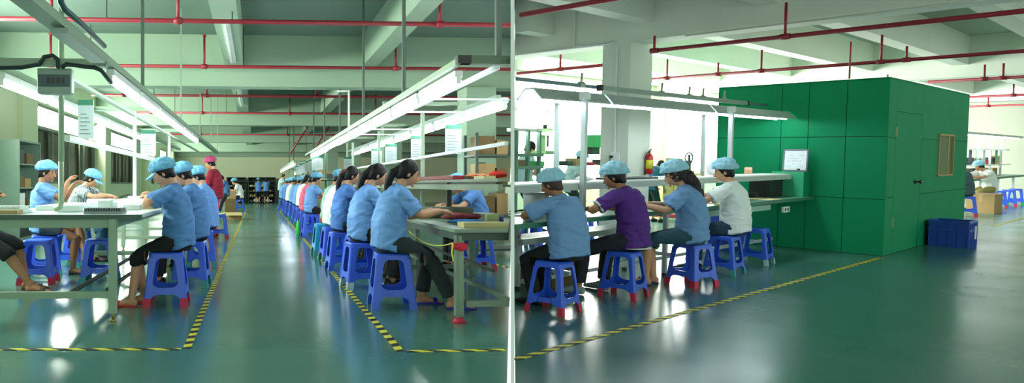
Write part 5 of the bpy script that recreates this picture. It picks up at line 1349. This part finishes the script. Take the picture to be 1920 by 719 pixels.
def press(u, label, s=1):
    x = RY(u, 285, YB2+.2).x; t = thing('bench_press', label, 'machine', Rm, (x, YB2+.22, zr1+.001))
    MB().box((-.14*s, -.12, 0), (.14*s, .14, .06)).build('base', mg, t, bevel=.008)
    MB().box((-.06*s, .02, .06), (.06*s, .12, .38*s)).build('column', mg, t, bevel=.01)
    MB().box((-.08*s, -.1, .30*s), (.08*s, .12, .42*s)).build('head', mg, t, bevel=.012)
    m = MB(); m.cyl((0, -.06, .12), (0, -.06, .30*s), .015, 10); m.cyl((.08*s, -.03, .36*s), (.17*s, -.12, .44*s), .008, 8); m.cyl((0, 0, .42*s), (0, 0, .48*s), .03, 12); m.build('spindle', darks, t, True)
press(1023, 'pale green bench press left of the two bench posts'); 
x = RY(1118, 262, YB2+.2).x
t = thing('green_machine', 'bright green boxed machine head beside the column', 'machine', Rm, (x, YB2+.22, zr1+.001)); MB().box((-.2, -.1, .12), (.2, .14, .34)).build('hood', mat('bright machine green', (80, 190, 110), .4), t, bevel=.012); MB().box((-.12, -.02, 0), (.12, .12, .12)).build('base', darks, t)
for i, (u, c, h) in enumerate(((975, card, .10), (1005, mat('bright machine green', (80, 190, 110), .4), .08), (1075, card, .12), (1100, redT, .06), (1125, darks, .10), (1060, darks, .08))):
    x = RY(u, 300, YB2+.2).x; put('parts_bin', 'bin', 'small bin on the rear bench line, %s from the dividing panel' % ORD[i], c, MB().box((x-.08, YB2+.1, zr2+.001), (x+.08, YB2+.3, zr2+h)), room=Rm, group='bins on the rear bench line')
for i, u in enumerate((1010, 1060, 1105)):
    x = RY(u, 370, YB2-.35).x; stool(Rm, x, YB2-.32, .1, 'blue stool in front of the rear bench line, %s from the dividing panel' % ORD[i], 'stools of the rear bench line', tip='blue plastic')
# ---- people right hall
GT = 'tape'
c_a, c_b = RP(965, 676, 0), RP(1652, 485, 0)
tape(Rm, (c_a.x, 2.97), (12.3, 2.97), .055, 'yellow and black tape line running along the green bench to the booth', tm2)
tape(Rm, (19.5, 2.97), (26.5, 2.97), .055, 'faded tape line beyond the booth along the far bench', tm2)
def rst(u, v, label, rz, **kw):
    p = RP(u, v, 0); c, s_ = math.cos(rz), math.sin(rz)
    # given pixel is the foot of the corner nearest the camera (-x,-y)
    q = Vector((-.185*c+.185*s_, -.185*s_-.185*c)); dx = kw.pop('dx', 0); return stool(Rm, p.x-q.x+dx, p.y-q.y, rz, label, **kw), Vector((p.x-q.x+dx, p.y-q.y, 0))
T1, t1 = rst(1055, 596, 'blue stool with red taped feet under the worker nearest the dividing panel', .10, slim=True)
T2, t2 = rst(1191, 566, 'blue stool with red taped feet under the purple shirted worker', .12, slim=True)
T3, t3 = rst(1312, 540, 'blue stool with red taped feet under the curly haired woman', -.25, dx=-.12)
T4, t4 = rst(1378, 520, 'blue stool with teal and clear taped feet under the white shirted worker', .05, tip='teal tape', slim=True)
T5, t5 = rst(1440, 500, 'empty blue stool with clear taped feet by the booth', .12, tip='clear tape', slim=True)
purple = mat('purple polo cloth', (84, 38, 128), .85, bump=.3, bs=14); jeansD = mat('black jeans', (26, 30, 38), .85); blueG = mat('greyish blue shirt', (112, 152, 198), .85, bump=.5, bs=12)
HB = PI/2
HF = ((.44, -.18, .86), (.44, .14, .86))
person(Rm, 'person in light blue shirt and blue cap back turned, nearest the dividing panel', (t1.x+.13, t1.y-.06), HB-.05, lean=13, head_dn=24, head_turn=8, k=.95, hands=((.40, -.16, .86), (.36, .10, .86)), feet=((.30, -.10), (.28, .08)), shirt=blueG, pants=blackT, cap=capR, tab=(0, 1, BF-.012, ZB_, ZB_-.045), vox=.009, seed=51, male=True, sleeve=.82, loose=1.14, bulk=1.06, hair=hairBr, sk=skinD, knees=0, elb=1.7)
person(Rm, 'person in purple polo shirt with white trim and blue cap sitting astride', (t2.x+.06, t2.y-.06), HB+.02, k=1.02, lean=14, head_dn=20, head_turn=18, hands=((.42, -.08, .85), (.36, .16, .85)), feet=((.34, -.06), (.38, .34)), shirt=purple, pants=jeansD, cap=capR, tab=(0, 1, BF-.012, ZB_, ZB_-.045), vox=.009, seed=52, male=True, sleeve=.75, loose=1.02, shoes=mat('grey trainers', (150, 165, 165), .6), trim=white, elb=1.8, knees=.5, sk=skinD)
person(Rm, 'person with long curly hair in light blue shirt and cap, knees apart', (t3.x-.15, t3.y-.06), HB+.40, k=1.03, lean=10, head_dn=26, head_turn=10, hands=((.44, -.04, .84), (.46, .20, .84)), feet=((.36, -.04), (.42, .13)), shirt=blueG, pants=mat('dark teal shorts', (36, 78, 90), .85), plen='knee', shoe='sandal', shoes=mat('navy sandal', (40, 40, 90), .5), style='curly', hair=mat('dark curly hair', (40, 26, 30), .6, var=.3, vs=40, bump=.8, bs=60), cap=capR, tab=(0, 1, BF-.012, ZB_, ZB_-.045), vox=.0095, seed=53, sleeve=.8, loose=1.05, elb=.6, bulk=1.03)
person(Rm, 'person in white short sleeved shirt and blue cap, nearest the booth', (t4.x+.08, t4.y-.08), HB+.22, k=1.02, lean=7, head_dn=16, head_turn=14, hands=((.46, .05, .85), (.46, .22, .85)), feet=((.40, .0), (.42, .18)), shirt=whiteS, pants=mat('dark blue jeans', (38, 60, 84), .85), cap=capR, tab=(0, 1, BF-.012, ZB_, ZB_-.045), vox=.0095, seed=54, male=True, sleeve=.8, loose=1.1, elb=1.6)
# rear people
x = RY(988, 285, 7.55).x
person(Rm, 'bareheaded person in pale blue shirt standing at the rear bench by the windows', (x, 7.6), -.5, stand=True, lean=4, head_dn=24, hands=((.34, -.1, 1.0), (.36, .1, 1.0)), shirt=mat('pale blue shirt', (176, 204, 226), .85), pants=darkT, vox=.014, detail=False, seed=61, k=1.0)
x = RY(1075, 290, 7.5).x
person(Rm, 'person in pale shirt and blue cap at the rear bench between the two posts', (x, 7.55), -.9, stand=True, lean=14, head_dn=26, hands=((.34, -.1, .95), (.36, .1, .95)), shirt=mat('pale blue shirt', (176, 204, 226), .85), pants=darkT, cap=capR, vox=.014, detail=False, seed=62, k=.9)
x = RY(1232, 300, 7.2).x
person(Rm, 'dark haired person in blue bending down by the cartons beside the column', (x-.1, 7.3), -.2, stand=True, lean=30, head_dn=50, hands=((.4, -.1, .7), (.45, .1, .75)), shirt=mat('denim blue shirt', (70, 110, 150), .85), pants=darkT, vox=.014, detail=False, seed=63, k=.88)
# ---- far bench line behind the booth
YF = 4.16
t = thing('far_workbench', 'far bench line with green top beyond the booth', 'workbench', Rm, (0, 0, 0))
xa, xb = 19.0, 31.5
MB().box((xa, YF, .76), (xb, YF+.7, .80)).build('tabletop', gtop, t)
MB().box((xa, YF-.01, .74), (xb, YF, .795)).build('edge_band', gedge, t)
x = xa+.2
while x < xb:
    MB().beam((x, YF+.05, 0), (x, YF+.05, .76), .05, .05).build('leg', bl, t); x += 2.2
MB().box((xa, YF+.3, 1.10), (xb, YF+.68, 1.13)).build('shelf', white, t)
MB().box((xa, YF+.35, 1.55), (xb, YF+.40, 1.59)).build('sign_rail', white, t)
x = xa+.4
while x < xb: MB().beam((x, YF+.35, .8), (x, YF+.35, 1.93), .05, .05).build('post', white, t); x += 1.55
MB().beam((xa, YF+.1, 1.96), (xb, YF+.1, 1.96), .10, .06).build('lamp_rail', hood, t); MB().beam((xa, YF+.5, 1.99), (xb, YF+.5, 1.99), .12, .06).build('lamp_rail', hood, t)
for i in range(8):
    e = xa+.2+i*1.5
    o = MB().cyl((e, YF+.1, 1.905), (e+1.25, YF+.1, 1.905), .022).build('lamp_tube', glow, room=Rm, smooth=True); tag(o, 'lit tube over the far bench line beyond the booth, %s from the booth' % ORD[i], 'lamp', 'tubes over the far bench line')
gs_ = mat('green sheet', (70, 170, 120), .6); sl_ = mat('slate sheet', (70, 96, 110), .6)
for i in range(13):
    x = xa+.7+i*.85; c = (gs_, sheet, sl_)[i % 3]
    o = MB().box((x, YF+.42, 1.20), (x+.32, YF+.43, 1.55)).build('hanging_sheet', c, room=Rm); tag(o, '%s sheet hanging on the far bench line, %s from the booth' % (('green', 'pale', 'slate')[i % 3], ORD[i]), 'sheet', 'sheets on the far bench line')
for i in range(12):
    x = xa+1.0+i*.95; c = (cardD, black, darks, redT, black, card)[i % 6]; hh = (.28, .2, .18, .14, .2, .25)[i % 6]
    put('parts_box', 'box', 'box on the shelf of the far bench line, %s from the booth' % ORD[i], c, MB().box((x, YF+.45, 1.131), (x+.6, YF+.65, 1.131+hh)), room=Rm, group='boxes on the far shelf')
for i in range(8):
    x = xa+1.5+i*1.3; put('black_bin', 'bin', 'dark bin on the far bench top, %s from the booth' % ORD[i], (darks, card, black)[i % 3], MB().box((x, YF+.42, .801), (x+.7, YF+.66, 1.02)), room=Rm, group='bins on the far bench top')
fx = []
for i, (u, v) in enumerate(((1823, 407), (1866, 396), (1881, 391), (1899, 388), (1912, 385))):
    p = RP(u, v, 0); fx.append(p)
    stool(Rm, p.x+.15, p.y+.12, .15, 'blue stool at the far bench line beyond the booth, %s from the booth' % ORD[i], 'stools of the far bench line', tip=('red tape', 'green plastic', 'red tape', 'red tape', 'green plastic')[i])
p = RP(1850, 399, 0); carton(Rm, p.x, p.y+.05, .95, .5, .46, 'brown cardboard box on the floor beside the far seated worker', .0)
person(Rm, 'person in dark grey shirt half hidden behind the booth corner', (fx[0].x+.1, fx[0].y+.14), HB-.2, lean=14, head_dn=20, shirt=mat('slate shirt', (70, 92, 96), .85), pants=darkT, tab=(0, 1, YF-.01, .80, .74), vox=.016, detail=False, seed=71)
person(Rm, 'person in white tee shirt and blue cap at the far bench beyond the booth', (fx[1].x+.1, fx[1].y+.14), HB+.85, lean=20, head_dn=30, hands=((.55, -.1, .86), (.55, .1, .86)), shirt=whiteS, pants=mat('khaki trousers', (150, 140, 80), .85), cap=capR, tab=(0, 1, YF-.01, .80, .74), vox=.014, detail=False, seed=72, male=True, k=1.0)
# ---- dividing panel seen edge on
pm = mat('white panel', (248, 248, 248), .6, var=.0)
u = Vector((KP, 1, 0)).normalized(); n = Vector((1, -KP, 0)).normalized()*.0085
m = MB(); Y0, Y1 = 3.45, 43.5
a, b = Vector((KP*Y0, Y0, 0)), Vector((KP*Y1, Y1, 0))
m.prism([(a-n).xy[:], (b-n).xy[:], (b+n).xy[:], (a+n).xy[:]], -.6, 5.2)
struct('wall_partition', m, pm)
# ---- light
w = bpy.data.worlds.new('world'); S.world = w; w.use_nodes = True
bg = w.node_tree.nodes['Background']; bg.inputs[0].default_value = (.72, .88, .80, 1); bg.inputs[1].default_value = 1.0
def area(name, room, loc, rot, sx, sy, e, col):
    l = bpy.data.lights.new(name, 'AREA'); l.shape = 'RECTANGLE'; l.size = sx; l.size_y = sy; l.energy = e; l.color = col
    o = bpy.data.objects.new(name, l); COL.objects.link(o); o.matrix_world = room @ Matrix.Translation(loc) @ Euler(rot).to_matrix().to_4x4(); return o
# daylight entering through the two window walls
for i, (a, b) in enumerate([(5.0, 11.6), (15.3, 21.0), (23.3, 27.4), (30.2, 37.0)]):
    area('window_daylight', L, (AW+.08, (a+b)/2, 2.5), (0, -math.pi/2, 0), .45, (b-a), 190*(b-a)/5, (.9, 1, .86))
for i, (a, b) in enumerate([(13.3, 15.2), (15.7, 18.9), (20.3, 23.8), (24.3, 28.6)]):
    area('window_daylight', Rm, ((a+b)/2, WY-.1, 1.95), (-math.pi/2, 0, 0), (b-a), 2.2, 190*(b-a)/3, (.95, 1, .95))
c = S.cycles
c.max_bounces = 6; c.diffuse_bounces = 4; c.glossy_bounces = 3; c.transmission_bounces = 3; c.sample_clamp_indirect = 6; c.use_denoising = True; c.caustics_reflective = False; c.caustics_refractive = False
